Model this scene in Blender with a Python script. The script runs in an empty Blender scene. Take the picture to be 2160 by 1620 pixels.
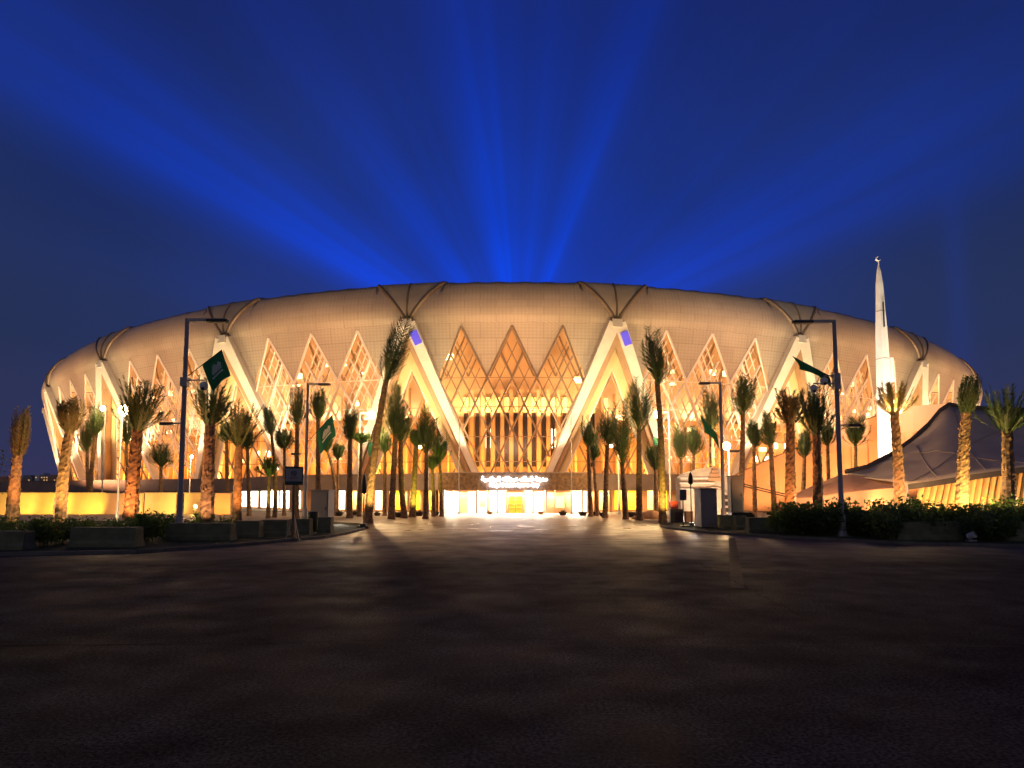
import bpy, bmesh, math, random
from mathutils import Vector, Matrix, Euler
random.seed(7)
R = math.radians
PI = math.pi
sc = bpy.context.scene
COL = sc.collection

# ------------------------------------------------------------------ camera
F = 1440.0                      # focal length in photo pixels (photo 2160 x 1620)
HOR = 1042.0                    # row of the horizon
TP = 0.083                      # tangent of the pitch
PITCH = math.atan(TP)
SP, CP = math.sin(PITCH), math.cos(PITCH)
PPY = HOR - F * TP              # principal point row
CAMZ = 2.1
cam_d = bpy.data.cameras.new('camera')
cam = bpy.data.objects.new('camera', cam_d)
COL.objects.link(cam)
cam.location = (0, 0, CAMZ)
cam.rotation_euler = (PI / 2 + PITCH, 0, 0)
cam_d.sensor_width = 36
cam_d.lens = 36 * F / 2160
cam_d.shift_y = (PPY - 810) / 2160
cam_d.clip_start = 0.1
cam_d.clip_end = 6000
sc.camera = cam

def ray(px, py):
    xc = (px - 1080) / F
    yc = (PPY - py) / F
    return Vector((xc, CP - yc * SP, SP + yc * CP))

def at(px, py, Y):
    d = ray(px, py)
    return Vector((0, 0, CAMZ)) + d * (Y / d.y)

def ground(px, py, z=0.0):
    d = ray(px, py)
    return Vector((0, 0, CAMZ)) + d * ((z - CAMZ) / d.z)

def gx(px, Y, py=1075):
    return at(px, py, Y).x

# ------------------------------------------------------------------ render settings
sc.view_settings.view_transform = 'Standard'
sc.view_settings.look = 'None'
sc.view_settings.exposure = 0.22
sc.view_settings.gamma = 1.0
sc.view_settings.use_curve_mapping = False
sc.cycles.max_bounces = 5
sc.cycles.diffuse_bounces = 2
sc.cycles.glossy_bounces = 2
sc.cycles.transmission_bounces = 3
sc.cycles.transparent_max_bounces = 8
sc.cycles.sample_clamp_indirect = 3.0
sc.cycles.sample_clamp_direct = 0.0
sc.cycles.caustics_reflective = False
sc.cycles.caustics_refractive = False
sc.cycles.use_denoising = True

# ------------------------------------------------------------------ world: dusk sky with searchlight rays
w = bpy.data.worlds.new('World')
sc.world = w
w.use_nodes = True
nt = w.node_tree
nt.nodes.clear()
N = nt.nodes.new
L = nt.links.new
out = N('ShaderNodeOutputWorld')
bg = N('ShaderNodeBackground')
tc = N('ShaderNodeTexCoord')
V = ray(1092, 765).normalized()
RX = Vector((1, 0, 0))
RX = (RX - V * RX.dot(V)).normalized()
UP = RX.cross(V).normalized()

def vdot(vec):
    n = N('ShaderNodeVectorMath'); n.operation = 'DOT_PRODUCT'
    L(tc.outputs['Generated'], n.inputs[0]); n.inputs[1].default_value = vec
    return n.outputs['Value']

def mth(op, a, b=None, c=None, clamp=False):
    n = N('ShaderNodeMath'); n.operation = op; n.use_clamp = clamp
    for i, v in enumerate((a, b, c)):
        if v is None: continue
        if isinstance(v, (int, float)): n.inputs[i].default_value = v
        else: L(v, n.inputs[i])
    return n.outputs[0]

def ramp(fac, stops, interp='LINEAR'):
    n = N('ShaderNodeValToRGB'); n.color_ramp.interpolation = interp
    e = n.color_ramp.elements
    while len(e) > 1: e.remove(e[-1])
    e[0].position = stops[0][0]; e[0].color = (*stops[0][1], 1)
    for p, c in stops[1:]:
        q = e.new(p); q.color = (*c, 1)
    L(fac, n.inputs[0])
    return n.outputs[0]

dx, dy, dv = vdot(RX), vdot(UP), vdot(V)
ang = mth('MULTIPLY', mth('ARCTAN2', dy, dx), 1 / PI)
rad = mth('DIVIDE', mth('SQRT', mth('ADD', mth('MULTIPLY', dx, dx), mth('MULTIPLY', dy, dy))), mth('MAXIMUM', dv, 0.15))
beams = [(0, .02), (14, .02), (19, .14), (24, .62), (29, .72), (33, .42), (42, .22), (54, .12), (60, .2), (65, .16), (69, .55), (71.5, .5),
         (75, .2), (81, .28), (85, .5), (89, .22), (93, .42), (98, .66), (103, .5), (107, .18), (115, .16), (121, .26), (126, .46), (130, .22),
         (137, .2), (143, .6), (148, 1.0), (151.5, .98), (155, .35), (160, .05), (166, .17), (171, .02)]
bm_in = ramp(ang, [(a / 180, (v, v, v)) for a, v in beams], 'B_SPLINE')
# fine streaks along the rays
cx = N('ShaderNodeCombineXYZ'); L(mth('MULTIPLY', ang, 60), cx.inputs[0]); L(mth('MULTIPLY', rad, .5), cx.inputs[1])
nz = N('ShaderNodeTexNoise'); nz.inputs['Scale'].default_value = .75; nz.inputs['Detail'].default_value = 3
L(cx.outputs[0], nz.inputs['Vector'])
streak = mth('MULTIPLY_ADD', nz.outputs[0], 1.25, .33)
bm_in = mth('MULTIPLY', bm_in, streak)
fall = ramp(mth('MULTIPLY', rad, .5), [(0, (1.7,) * 3), (.06, (1.6,) * 3), (.12, (1.2,) * 3), (.25, (.72,) * 3), (.42, (.40,) * 3), (.7, (.22,) * 3), (1, (.08,) * 3)], 'EASE')
# thin central rays die out upwards, the two broad side rays carry on
side = ramp(ang, [(0, (1,) * 3), (.25, (1,) * 3), (.36, (.35,) * 3), (.64, (.35,) * 3), (.68, (0,) * 3), (.72, (.1,) * 3), (.78, (1,) * 3), (1, (1,) * 3)], 'EASE')
up_f = mth('ADD', mth('MULTIPLY', side, fall), mth('MULTIPLY', mth('SUBTRACT', 1, side), mth('MULTIPLY', fall, fall)))
beam = mth('MULTIPLY', bm_in, up_f)
# one faint lone ray low on the right
az = mth('MULTIPLY_ADD', mth('DIVIDE', vdot(Vector((1, 0, 0))), mth('MAXIMUM', vdot(Vector((0, 1, 0))), .1)), 1, -(2040 - 1080) / F)
lone = mth('POWER', 2.718, mth('MULTIPLY', mth('MULTIPLY', az, az), -2600))
el = vdot(Vector((0, 0, 1)))
lone = mth('MULTIPLY', lone, mth('MULTIPLY', ramp(el, [(0, (.0,) * 3), (.12, (.12,) * 3), (.28, (.13,) * 3), (.42, (0,) * 3)], 'EASE'), .8))
beam = mth('ADD', beam, lone)
beam = mth('ADD', beam, ramp(rad, [(0, (.75,) * 3), (.12, (.60,) * 3), (.2, (.40,) * 3), (.34, (.18,) * 3), (.6, (.03,) * 3), (.9, (0,) * 3)], 'EASE'))
base = ramp(el, [(0, (.036, .034, .085)), (.10, (.028, .034, .088)), (.22, (.019, .031, .088)), (.40, (.0125, .025, .092)), (.60, (.0095, .019, .10)), (.78, (.008, .011, .04)), (1, (.006, .008, .02))], 'EASE')
cl = N('ShaderNodeTexNoise'); cl.inputs['Scale'].default_value = 2.2; cl.inputs['Detail'].default_value = 2
L(tc.outputs['Generated'], cl.inputs['Vector'])
vm = N('ShaderNodeMix'); vm.data_type = 'RGBA'; vm.blend_type = 'MULTIPLY'; vm.inputs[0].default_value = .5
L(base, vm.inputs[6]); L(mth('MULTIPLY_ADD', cl.outputs[0], 1.2, .35), vm.inputs[7])
bc = N('ShaderNodeMix'); bc.data_type = 'RGBA'; bc.blend_type = 'ADD'; bc.inputs[0].default_value = 1
bcol = N('ShaderNodeVectorMath'); bcol.operation = 'SCALE'; bcol.inputs[0].default_value = (-.005, .0175, .36)
L(beam, bcol.inputs['Scale'])
L(vm.outputs[2], bc.inputs[6]); L(bcol.outputs[0], bc.inputs[7])
# last glow of the sun, well below the horizon behind the camera
sky = N('ShaderNodeTexSky'); sky.sky_type = 'NISHITA'; sky.sun_disc = False
sky.sun_elevation = R(-4); sky.sun_rotation = R(180)
sk = N('ShaderNodeVectorMath'); sk.operation = 'SCALE'; sk.inputs['Scale'].default_value = 0.02
L(sky.outputs[0], sk.inputs[0])
tot = N('ShaderNodeMix'); tot.data_type = 'RGBA'; tot.blend_type = 'ADD'; tot.inputs[0].default_value = 1
L(bc.outputs[2], tot.inputs[6]); L(sk.outputs[0], tot.inputs[7])
tg = N('ShaderNodeVectorMath'); tg.operation = 'SCALE'; tg.inputs[0].default_value = (.110, .096, .074)      # warm fill added to the sky behind the camera
L(mth('MULTIPLY', ramp(vdot(Vector((0, -1, 0))), [(0, (0,) * 3), (.25, (.25,) * 3), (1, (1,) * 3)], 'EASE'), 1.0), tg.inputs['Scale'])
tot2 = N('ShaderNodeMix'); tot2.data_type = 'RGBA'; tot2.blend_type = 'ADD'; tot2.inputs[0].default_value = 1
L(tot.outputs[2], tot2.inputs[6]); L(tg.outputs[0], tot2.inputs[7])
L(tot2.outputs[2], bg.inputs['Color']); bg.inputs['Strength'].default_value = .87
L(bg.outputs[0], out.inputs[0])

# ------------------------------------------------------------------ materials
MATS = {}
def mat(name, col, rough=.6, metal=0., noise=0., nscale=5., bump=0., bscale=30., col2=None, emit=None, estr=0., spec=.5, trans=0.):
    if name in MATS: return MATS[name]
    m = bpy.data.materials.new(name); m.use_nodes = True
    t = m.node_tree; b = t.nodes['Principled BSDF']
    b.inputs['Base Color'].default_value = (*col, 1)
    b.inputs['Roughness'].default_value = rough
    b.inputs['Metallic'].default_value = metal
    b.inputs['Specular IOR Level'].default_value = spec
    tcn = t.nodes.new('ShaderNodeTexCoord')
    if noise or col2:
        n = t.nodes.new('ShaderNodeTexNoise'); n.inputs['Scale'].default_value = nscale; n.inputs['Detail'].default_value = 5
        t.links.new(tcn.outputs['Object'], n.inputs['Vector'])
        r = t.nodes.new('ShaderNodeValToRGB')
        c2 = col2 if col2 else tuple(c * (1 - noise) for c in col)
        c1 = col if col2 else tuple(min(1, c * (1 + noise)) for c in col)
        r.color_ramp.elements[0].position = .35; r.color_ramp.elements[1].position = .65
        r.color_ramp.elements[0].color = (*c2, 1); r.color_ramp.elements[1].color = (*c1, 1)
        t.links.new(n.outputs[0], r.inputs[0]); t.links.new(r.outputs[0], b.inputs['Base Color'])
    if bump:
        n2 = t.nodes.new('ShaderNodeTexNoise'); n2.inputs['Scale'].default_value = bscale; n2.inputs['Detail'].default_value = 4
        t.links.new(tcn.outputs['Object'], n2.inputs['Vector'])
        bp = t.nodes.new('ShaderNodeBump'); bp.inputs['Strength'].default_value = bump; bp.inputs['Distance'].default_value = .05
        t.links.new(n2.outputs[0], bp.inputs['Height']); t.links.new(bp.outputs[0], b.inputs['Normal'])
    if emit:
        b.inputs['Emission Color'].default_value = (*emit, 1); b.inputs['Emission Strength'].default_value = estr
    if trans:
        tr = t.nodes.new('ShaderNodeBsdfTranslucent'); tr.inputs[0].default_value = (*col, 1)
        mx = t.nodes.new('ShaderNodeMixShader'); mx.inputs[0].default_value = trans
        o = t.nodes['Material Output']
        t.links.new(b.outputs[0], mx.inputs[1]); t.links.new(tr.outputs[0], mx.inputs[2]); t.links.new(mx.outputs[0], o.inputs[0])
    MATS[name] = m
    return m

def glass_mat():
    m = bpy.data.materials.new('clear_glass'); m.use_nodes = True
    t = m.node_tree; t.nodes.clear()
    o = t.nodes.new('ShaderNodeOutputMaterial'); tr = t.nodes.new('ShaderNodeBsdfTransparent'); tr.inputs[0].default_value = (.95, .95, .93, 1)
    g = t.nodes.new('ShaderNodeBsdfGlossy'); g.inputs['Roughness'].default_value = .25
    mx = t.nodes.new('ShaderNodeMixShader'); mx.inputs[0].default_value = .02
    t.links.new(tr.outputs[0], mx.inputs[1]); t.links.new(g.outputs[0], mx.inputs[2]); t.links.new(mx.outputs[0], o.inputs[0])
    return m

def skin_mat():
    m = mat('perforated_cladding', (.50, .40, .29), .42, .2, noise=.10, nscale=.12)
    t = m.node_tree; b = t.nodes['Principled BSDF']
    uv = t.nodes.new('ShaderNodeUVMap')
    mp = t.nodes.new('ShaderNodeMapping'); mp.inputs['Rotation'].default_value = (0, 0, PI / 4); mp.inputs['Scale'].default_value = (2.6, 2.6, 1)
    t.links.new(uv.outputs[0], mp.inputs[0])
    ck = t.nodes.new('ShaderNodeTexChecker'); ck.inputs['Scale'].default_value = 1
    ck.inputs[1].default_value = (1, 1, 1, 1); ck.inputs[2].default_value = (.72, .7, .68, 1)
    t.links.new(mp.outputs[0], ck.inputs[0])
    src = b.inputs['Base Color'].links[0].from_socket
    mx = t.nodes.new('ShaderNodeMix'); mx.data_type = 'RGBA'; mx.blend_type = 'MULTIPLY'; mx.inputs[0].default_value = .35
    t.links.new(src, mx.inputs[6]); t.links.new(ck.outputs[0], mx.inputs[7]); t.links.new(mx.outputs[2], b.inputs['Base Color'])
    return m

M_SKIN = skin_mat()
M_GORE = mat('gore_membrane', (.47, .39, .27), .5, .1, noise=.08, nscale=.3)
M_RIB = mat('bronze_rib', (.22, .16, .10), .45, .3, noise=.15, nscale=.5)
M_PILLAR = mat('pale_pillar_cladding', (.72, .64, .5), .45, 0, noise=.06, nscale=.6)
M_INFILL = mat('cream_soffit', (.72, .54, .26), .6, 0, noise=.06, nscale=.4)
M_MULL = mat('backlit_bronze_mullion', (.36, .25, .15), .4, .3, noise=.1, nscale=1)  # darker copy, for lattice seen against the lit interior
M_MULL2 = mat('front_lit_mullion', (.84, .74, .6), .4, 0, noise=.05, nscale=1)  # paler copy: front light on the side bays put into the colour
M_INWALL = mat('bowl_plaster', (.66, .45, .27), .7, 0, noise=.14, nscale=.12)
M_GLASS = glass_mat()
M_DARKWIN = mat('dark_slot_glass', (.035, .025, .022), .15)
M_LITWIN = mat('lit_window_yellow', (.8, .6, .2), .5, emit=(1, .72, .2), estr=1.3)
M_LITWHITE = mat('lit_window_white', (.8, .8, .8), .5, emit=(1, .86, .64), estr=4)
M_GLOWLAMP = mat('gallery_lamp_glow', (.9, .8, .6), .4, emit=(1, .76, .36), estr=3)
M_LITGOLD = mat('lit_window_gold', (.8, .5, .05), .5, emit=(1, .66, .02), estr=1.1)
M_CONC = mat('weathered_concrete', (.15, .15, .085), .85, noise=.22, nscale=2.5, bump=.25, bscale=25)
M_CONC2 = mat('smooth_concrete', (.36, .32, .27), .8, noise=.12, nscale=1.2, bump=.1)
M_FASCIA = mat('brown_stone_fascia', (.33, .23, .17), .6, noise=.12, nscale=.8)
M_FASCIA2 = mat('patterned_bronze_fascia', (.30, .17, .08), .45, .2, col2=(.13, .08, .045), nscale=3.2)
M_STEEL = mat('grey_painted_steel', (.36, .33, .32), .4, .2, noise=.08, nscale=3)
M_DARKSTEEL = mat('black_painted_steel', (.03, .028, .027), .45, .3, noise=.1, nscale=4)
M_WHITE = mat('white_paint', (.75, .72, .68), .5, noise=.05, nscale=3)
M_LAMPGLASS = mat('glowing_lamp_glass', (.9, .8, .6), .4, emit=(1, .66, .3), estr=60)
M_LAMPOFF = mat('unlit_lamp_glass', (.3, .29, .27), .3)
M_FLAG = mat('green_flag_cloth', (.012, .11, .06), .8, noise=.15, nscale=2, trans=.25)
M_FLAGW = mat('white_flag_print', (.5, .55, .5), .8)
M_LEAF = mat('shrub_leaf', (.09, .16, .035), .45, col2=(.17, .20, .06), nscale=2, trans=.45)
M_FROND = mat('palm_frond', (.05, .10, .028), .5, col2=(.085, .105, .035), nscale=1.2, trans=.25)
M_FROND2 = mat('amber_lit_dry_frond', (.15, .10, .035), .6, col2=(.08, .075, .028), nscale=1.2, trans=.25)  # bronzed: orange light on the near crowns is put into the colour
M_TRUNK = mat('palm_trunk_bark', (.31, .18, .085), .9, col2=(.12, .08, .05), nscale=5, bump=.5, bscale=18)
M_TENT = mat('grey_tent_fabric', (.5, .41, .34), .75, noise=.12, nscale=.35, bump=.1, bscale=2)
M_TENTEDGE = mat('dark_tent_edge_band', (.06, .055, .06), .7, noise=.1, nscale=1)
M_PEACH = mat('peach_render', (.58, .32, .17), .8, noise=.08, nscale=.4)
M_WALLY = mat('cream_garden_wall', (.62, .5, .3), .8, noise=.10, nscale=.6, bump=.06, bscale=3)
M_POT = mat('black_bowl_planter', (.03, .022, .025), .35, noise=.1, nscale=4)
M_GRASS = mat('verge_grass', (.05, .065, .02), .95, col2=(.03, .04, .014), nscale=6, bump=.6, bscale=60)
M_KERB = mat('kerb_stone', (.13, .12, .10), .85, noise=.2, nscale=2)
M_SIGNGREEN = mat('sign_green_border', (.014, .045, .03), .5, noise=.1, nscale=4)
M_SIGNFACE = mat('sign_grey_face', (.34, .31, .31), .5, noise=.06, nscale=5)
M_RED = mat('sign_red_print', (.35, .03, .03), .5)
M_BLACK = mat('sign_black_print', (.02, .02, .02), .5)
M_GOLDPOST = mat('timber_sign_post', (.23, .13, .05), .7, noise=.2, nscale=6)
M_SCREEN = mat('violet_lit_panel', (.1, .08, .5), .4, emit=(.07, .055, .55), estr=.8)
M_LETTER = mat('blue_white_letter_glow', (.9, .95, 1), .4, emit=(.72, .82, 1), estr=9)
M_BIN = mat('dark_green_bin', (.025, .035, .02), .6, noise=.15, nscale=4)

# ------------------------------------------------------------------ mesh helpers
class MB:
    def __init__(s): s.v = []; s.f = []; s.uv = []
    def quad(s, a, b, c, d):
        n = len(s.v); s.v += [tuple(a), tuple(b), tuple(c), tuple(d)]; s.f.append((n, n + 1, n + 2, n + 3))
    def tri(s, a, b, c):
        n = len(s.v); s.v += [tuple(a), tuple(b), tuple(c)]; s.f.append((n, n + 1, n + 2))
    def box(s, c, size, rz=0., M=None):
        n = len(s.v); m = Matrix.Rotation(rz, 3, 'Z') if M is None else M
        for x in (-.5, .5):
            for y in (-.5, .5):
                for z in (-.5, .5):
                    s.v.append(tuple(Vector(c) + m @ Vector((x * size[0], y * size[1], z * size[2]))))
        for q in ((0, 1, 3, 2), (4, 6, 7, 5), (0, 4, 5, 1), (2, 3, 7, 6), (0, 2, 6, 4), (1, 5, 7, 3)):
            s.f.append(tuple(n + i for i in q))
    def beam(s, a, b, wd, dp, side=None, wd2=None):
        """box beam between two points; side = direction of its width"""
        a = Vector(a); b = Vector(b); ax = (b - a).normalized()
        sd = Vector(side) if side is not None else (Vector((0, 0, 1)).cross(ax) if abs(ax.z) < .99 else Vector((1, 0, 0)))
        sd = (sd - ax * sd.dot(ax)).normalized(); dn = ax.cross(sd)
        n = len(s.v)
        for p, wd in ((a, wd), (b, wd2 or wd)):
            for i, j in ((-1, -1), (1, -1), (1, 1), (-1, 1)):
                s.v.append(tuple(p + sd * (i * wd / 2) + dn * (j * dp / 2)))
        for k in range(4):
            s.f.append((n + k, n + (k + 1) % 4, n + 4 + (k + 1) % 4, n + 4 + k))
        s.f.append((n + 3, n + 2, n + 1, n)); s.f.append((n + 4, n + 5, n + 6, n + 7))
    def tube(s, pts, rad, seg=8, cap=True):
        pts = [Vector(p) for p in pts]; n0 = len(s.v); k = len(pts)
        rr = rad if isinstance(rad, (list, tuple)) else [rad] * k
        ref = None
        for i, p in enumerate(pts):
            d = (pts[min(i + 1, k - 1)] - pts[max(i - 1, 0)])
            d = d.normalized() if d.length > 1e-9 else Vector((0, 0, 1))
            if ref is None: ref = Vector((1, 0, 0)) if abs(d.x) < .9 else Vector((0, 1, 0))
            u = (ref - d * ref.dot(d)).normalized(); v = d.cross(u); ref = u
            for j in range(seg):
                a = 2 * PI * j / seg
                s.v.append(tuple(p + (u * math.cos(a) + v * math.sin(a)) * rr[i]))
        for i in range(k - 1):
            for j in range(seg):
                s.f.append((n0 + i * seg + j, n0 + i * seg + (j + 1) % seg, n0 + (i + 1) * seg + (j + 1) % seg, n0 + (i + 1) * seg + j))
        if cap:
            s.f.append(tuple(n0 + j for j in reversed(range(seg)))); s.f.append(tuple(n0 + (k - 1) * seg + j for j in range(seg)))
    def lathe(s, c, prof, seg=16, sx=1., sy=1., rot=0.):
        n0 = len(s.v); c = Vector(c)
        for r, z in prof:
            for j in range(seg):
                a = 2 * PI * j / seg + rot
                s.v.append((c.x + r * math.cos(a) * sx, c.y + r * math.sin(a) * sy, c.z + z))
        for i in range(len(prof) - 1):
            for j in range(seg):
                s.f.append((n0 + i * seg + j, n0 + i * seg + (j + 1) % seg, n0 + (i + 1) * seg + (j + 1) % seg, n0 + (i + 1) * seg + j))
        s.f.append(tuple(n0 + j for j in reversed(range(seg)))); s.f.append(tuple(n0 + (len(prof) - 1) * seg + j for j in range(seg)))
    def prism(s, poly, z0, z1):
        n0 = len(s.v); k = len(poly)
        for z in (z0, z1):
            for p in poly: s.v.append((p[0], p[1], z))
        s.f.append(tuple(n0 + i for i in reversed(range(k)))); s.f.append(tuple(n0 + k + i for i in range(k)))
        for i in range(k):
            j = (i + 1) % k; s.f.append((n0 + i, n0 + j, n0 + k + j, n0 + k + i))
    def build(s, name, m, parent=None, smooth=False, bevel=0., uvs=None):
        me = bpy.data.meshes.new(name); me.from_pydata(s.v, [], s.f); me.materials.append(m)
        if uvs:
            ul = me.uv_layers.new(name='UVMap')
            for lp in me.loops: ul.data[lp.index].uv = uvs[lp.vertex_index]
        if smooth: me.polygons.foreach_set('use_smooth', [True] * len(me.polygons))
        me.update()
        o = bpy.data.objects.new(name, me); COL.objects.link(o)
        if parent is not None:
            o.parent = parent; o.matrix_parent_inverse = Matrix.Translation(parent.location).inverted()
        if bevel:
            bv = o.modifiers.new('edge', 'BEVEL'); bv.width = bevel; bv.segments = 2; bv.limit_method = 'ANGLE'
        return o

def tag(o, label, cat, group=None, kind=None):
    if label: o['label'] = label
    if cat: o['category'] = cat
    if group: o['group'] = group
    if kind: o['kind'] = kind
    return o

def thing(name, loc, label, cat, group=None):
    o = bpy.data.objects.new(name, None); COL.objects.link(o); o.location = loc; o.empty_display_size = .3
    return tag(o, label, cat, group)

def light(kind, loc, energy, col, size=1., size2=None, target=None, spot=R(70), blend=.6):
    d = bpy.data.lights.new(kind.lower() + '_light', kind); d.energy = energy; d.color = col
    if kind == 'AREA':
        d.size = size
        if size2: d.shape = 'RECTANGLE'; d.size_y = size2
    else:
        d.shadow_soft_size = size
    if kind == 'SPOT': d.spot_size = spot; d.spot_blend = blend
    o = bpy.data.objects.new(kind.lower() + '_light', d); COL.objects.link(o); o.location = loc
    if target is not None:
        o.rotation_euler = (Vector(target) - Vector(loc)).to_track_quat('-Z', 'Y').to_euler()
    return o

# ------------------------------------------------------------------ ground, road, verges
def asphalt_mat():
    m = bpy.data.materials.new('worn_asphalt_light_pool'); m.use_nodes = True
    t = m.node_tree; b = t.nodes['Principled BSDF']; b.inputs['Specular IOR Level'].default_value = .13; n = t.nodes.new; l = t.links.new
    tcn = n('ShaderNodeTexCoord')
    def noise(scale, det=5, mp=None):
        x = n('ShaderNodeTexNoise'); x.inputs['Scale'].default_value = scale; x.inputs['Detail'].default_value = det
        if mp:
            q = n('ShaderNodeMapping'); q.inputs['Scale'].default_value = mp; l(tcn.outputs['Object'], q.inputs[0]); l(q.outputs[0], x.inputs['Vector'])
        else: l(tcn.outputs['Object'], x.inputs['Vector'])
        return x.outputs[0]
    def rmp(f, st):
        r = n('ShaderNodeValToRGB'); e = r.color_ramp.elements
        e[0].position, e[0].color = st[0][0], (*st[0][1], 1); e[1].position, e[1].color = st[1][0], (*st[1][1], 1)
        for p, c in st[2:]:
            q = e.new(p); q.color = (*c, 1)
        l(f, r.inputs[0]); return r.outputs[0]
    big = noise(.16, 4); mid = noise(1.3, 8); fine = noise(28, 4)
    c1 = rmp(big, [(.35, (.029, .032, .034)), (.65, (.066, .069, .071))])
    c2 = rmp(mid, [(.34, (.55, .55, .55)), (.66, (1.3, 1.28, 1.25))])
    c3 = rmp(fine, [(.38, (.25, .25, .25)), (.66, (1.9, 1.9, 1.9))])
    mx = n('ShaderNodeMix'); mx.data_type = 'RGBA'; mx.blend_type = 'MULTIPLY'; mx.inputs[0].default_value = 1; l(c1, mx.inputs[6]); l(c2, mx.inputs[7])
    mx2 = n('ShaderNodeMix'); mx2.data_type = 'RGBA'; mx2.blend_type = 'MULTIPLY'; mx2.inputs[0].default_value = 1; l(mx.outputs[2], mx2.inputs[6]); l(c3, mx2.inputs[7])
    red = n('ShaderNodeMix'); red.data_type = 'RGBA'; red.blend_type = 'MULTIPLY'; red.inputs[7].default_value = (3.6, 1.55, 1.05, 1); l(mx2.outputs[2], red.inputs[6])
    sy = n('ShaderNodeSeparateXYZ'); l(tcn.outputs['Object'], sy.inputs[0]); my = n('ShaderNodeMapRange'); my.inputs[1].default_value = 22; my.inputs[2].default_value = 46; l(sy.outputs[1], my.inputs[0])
    l(my.outputs[0], red.inputs[0]); l(red.outputs[2], b.inputs['Base Color'])      # warm light pool before the entrance painted into the base colour
    # glossier towards the entrance (world Y) for the hall's sheen, matte near camera
    sx = n('ShaderNodeSeparateXYZ'); l(tcn.outputs['Object'], sx.inputs[0])
    def mr(a0, a1, b0, b1, src):
        q = n('ShaderNodeMapRange'); q.inputs[1].default_value = a0; q.inputs[2].default_value = a1; q.inputs[3].default_value = b0; q.inputs[4].default_value = b1
        l(src, q.inputs[0]); return q.outputs[0]
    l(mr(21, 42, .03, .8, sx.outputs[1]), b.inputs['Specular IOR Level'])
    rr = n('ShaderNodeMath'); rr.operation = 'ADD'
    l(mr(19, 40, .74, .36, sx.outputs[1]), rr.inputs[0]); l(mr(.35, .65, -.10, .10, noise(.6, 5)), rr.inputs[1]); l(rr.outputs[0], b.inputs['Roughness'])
    bp = n('ShaderNodeBump'); bp.inputs['Strength'].default_value = .7; bp.inputs['Distance'].default_value = .018
    l(noise(55, 3), bp.inputs['Height'])
    bp2 = n('ShaderNodeBump'); bp2.inputs['Strength'].default_value = .04; bp2.inputs['Distance'].default_value = .03
    l(noise(3.5, 4), bp2.inputs['Height']); l(bp.outputs[0], bp2.inputs['Normal']); l(bp2.outputs[0], b.inputs['Normal'])
    return m
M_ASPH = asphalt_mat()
M_GROUND = mat('sandy_ground', (.17, .13, .09), .95, noise=.25, nscale=.15, bump=.2, bscale=3)
M_PAVE = mat('plaza_paving', (.33, .25, .18), .6, noise=.14, nscale=.5, bump=.15, bscale=6)
M_DRIVE = mat('red_brown_driveway', (.24, .12, .085), .4, noise=.25, nscale=.7, bump=.2, bscale=8)

b = MB(); b.quad((-2500, -300, -.012), (2500, -300, -.012), (2500, 4500, -.012), (-2500, 4500, -.012)); tag(b.build('ground', M_GROUND), None, None, kind='structure')
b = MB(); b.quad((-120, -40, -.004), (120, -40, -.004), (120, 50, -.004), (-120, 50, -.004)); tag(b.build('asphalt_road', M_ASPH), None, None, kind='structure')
b = MB(); b.quad((-75, 50, 0), (60, 50, 0), (60, 80, 0), (-75, 80, 0)); tag(b.build('plaza_paving', M_PAVE), None, None, kind='structure')
b = MB(); b.quad((-10.5, 49.0, .004), (10.5, 49.0, .004), (10.5, 69, .004), (-10.5, 69, .004)); tag(b.build('driveway', M_DRIVE), None, None, kind='structure')

def verge(pts_px, name):
    front = [ground(x, y, .1) for x, y in pts_px]
    poly = [(p.x, p.y) for p in front]
    b = MB(); b.prism(poly, -.01, .09); tag(b.build(name, M_GRASS), None, None, kind='structure')
    # kerb along the road edge
    k = MB()
    n = len(poly)
    for i in range(n - 1):
        a, c = Vector((*poly[i], .055)), Vector((*poly[i + 1], .055))
        k.beam(a, c, .16, .13)
    tag(k.build('kerb', M_KERB), None, None, kind='structure')
verge([(-900, 1172), (0, 1166), (140, 1164), (290, 1161), (400, 1153), (500, 1147), (600, 1138), (680, 1131), (735, 1122), (766, 1114), (772, 1109), (760, 1104.5), (700, 1101.5), (560, 1099), (300, 1099), (-900, 1099)], 'grass_verge')
verge([(3000, 1156), (2160, 1149), (2000, 1146), (1850, 1140), (1700, 1133), (1560, 1126), (1470, 1119), (1410, 1112), (1396, 1107.5), (1410, 1103.5), (1480, 1101), (1600, 1099), (3000, 1099)], 'grass_verge')

# asphalt seams and worn paint
def strip(pts, wd, name, m, z=.002):
    b = MB()
    for i in range(len(pts) - 1):
        a, c = Vector(pts[i]), Vector(pts[i + 1]); d = (c - a).normalized(); s_ = Vector((-d.y, d.x)) * wd / 2
        b.quad((*(a - s_), z), (*(c - s_), z), (*(c + s_), z), (*(a + s_), z))
    return tag(b.build(name, m), None, None, kind='structure')
M_SEAM = mat('asphalt_joint', (.085, .08, .07), .8, spec=.1, col2=(.035, .033, .03), nscale=1.5)
M_PAINT = mat('worn_road_paint', (.075, .07, .06), .8, spec=.08, col2=(.036, .034, .032), nscale=2.2)
M_TYRE = mat('tyre_rubber_mark', (.036, .032, .029), .9, noise=.3, nscale=2, spec=.05)
M_TAR = mat('dark_tar_patch', (.018, .017, .016), .9, noise=.2, nscale=2, spec=.03)
p = [ground(x, y) for x, y in ((-500, 1362), (200, 1358), (700, 1354), (1100, 1362), (1450, 1364), (1680, 1360), (2000, 1362), (2600, 1368))]
strip([(q.x, q.y) for q in p], .035, 'asphalt_seam', M_SEAM)
rnd = random.Random(3)
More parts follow.
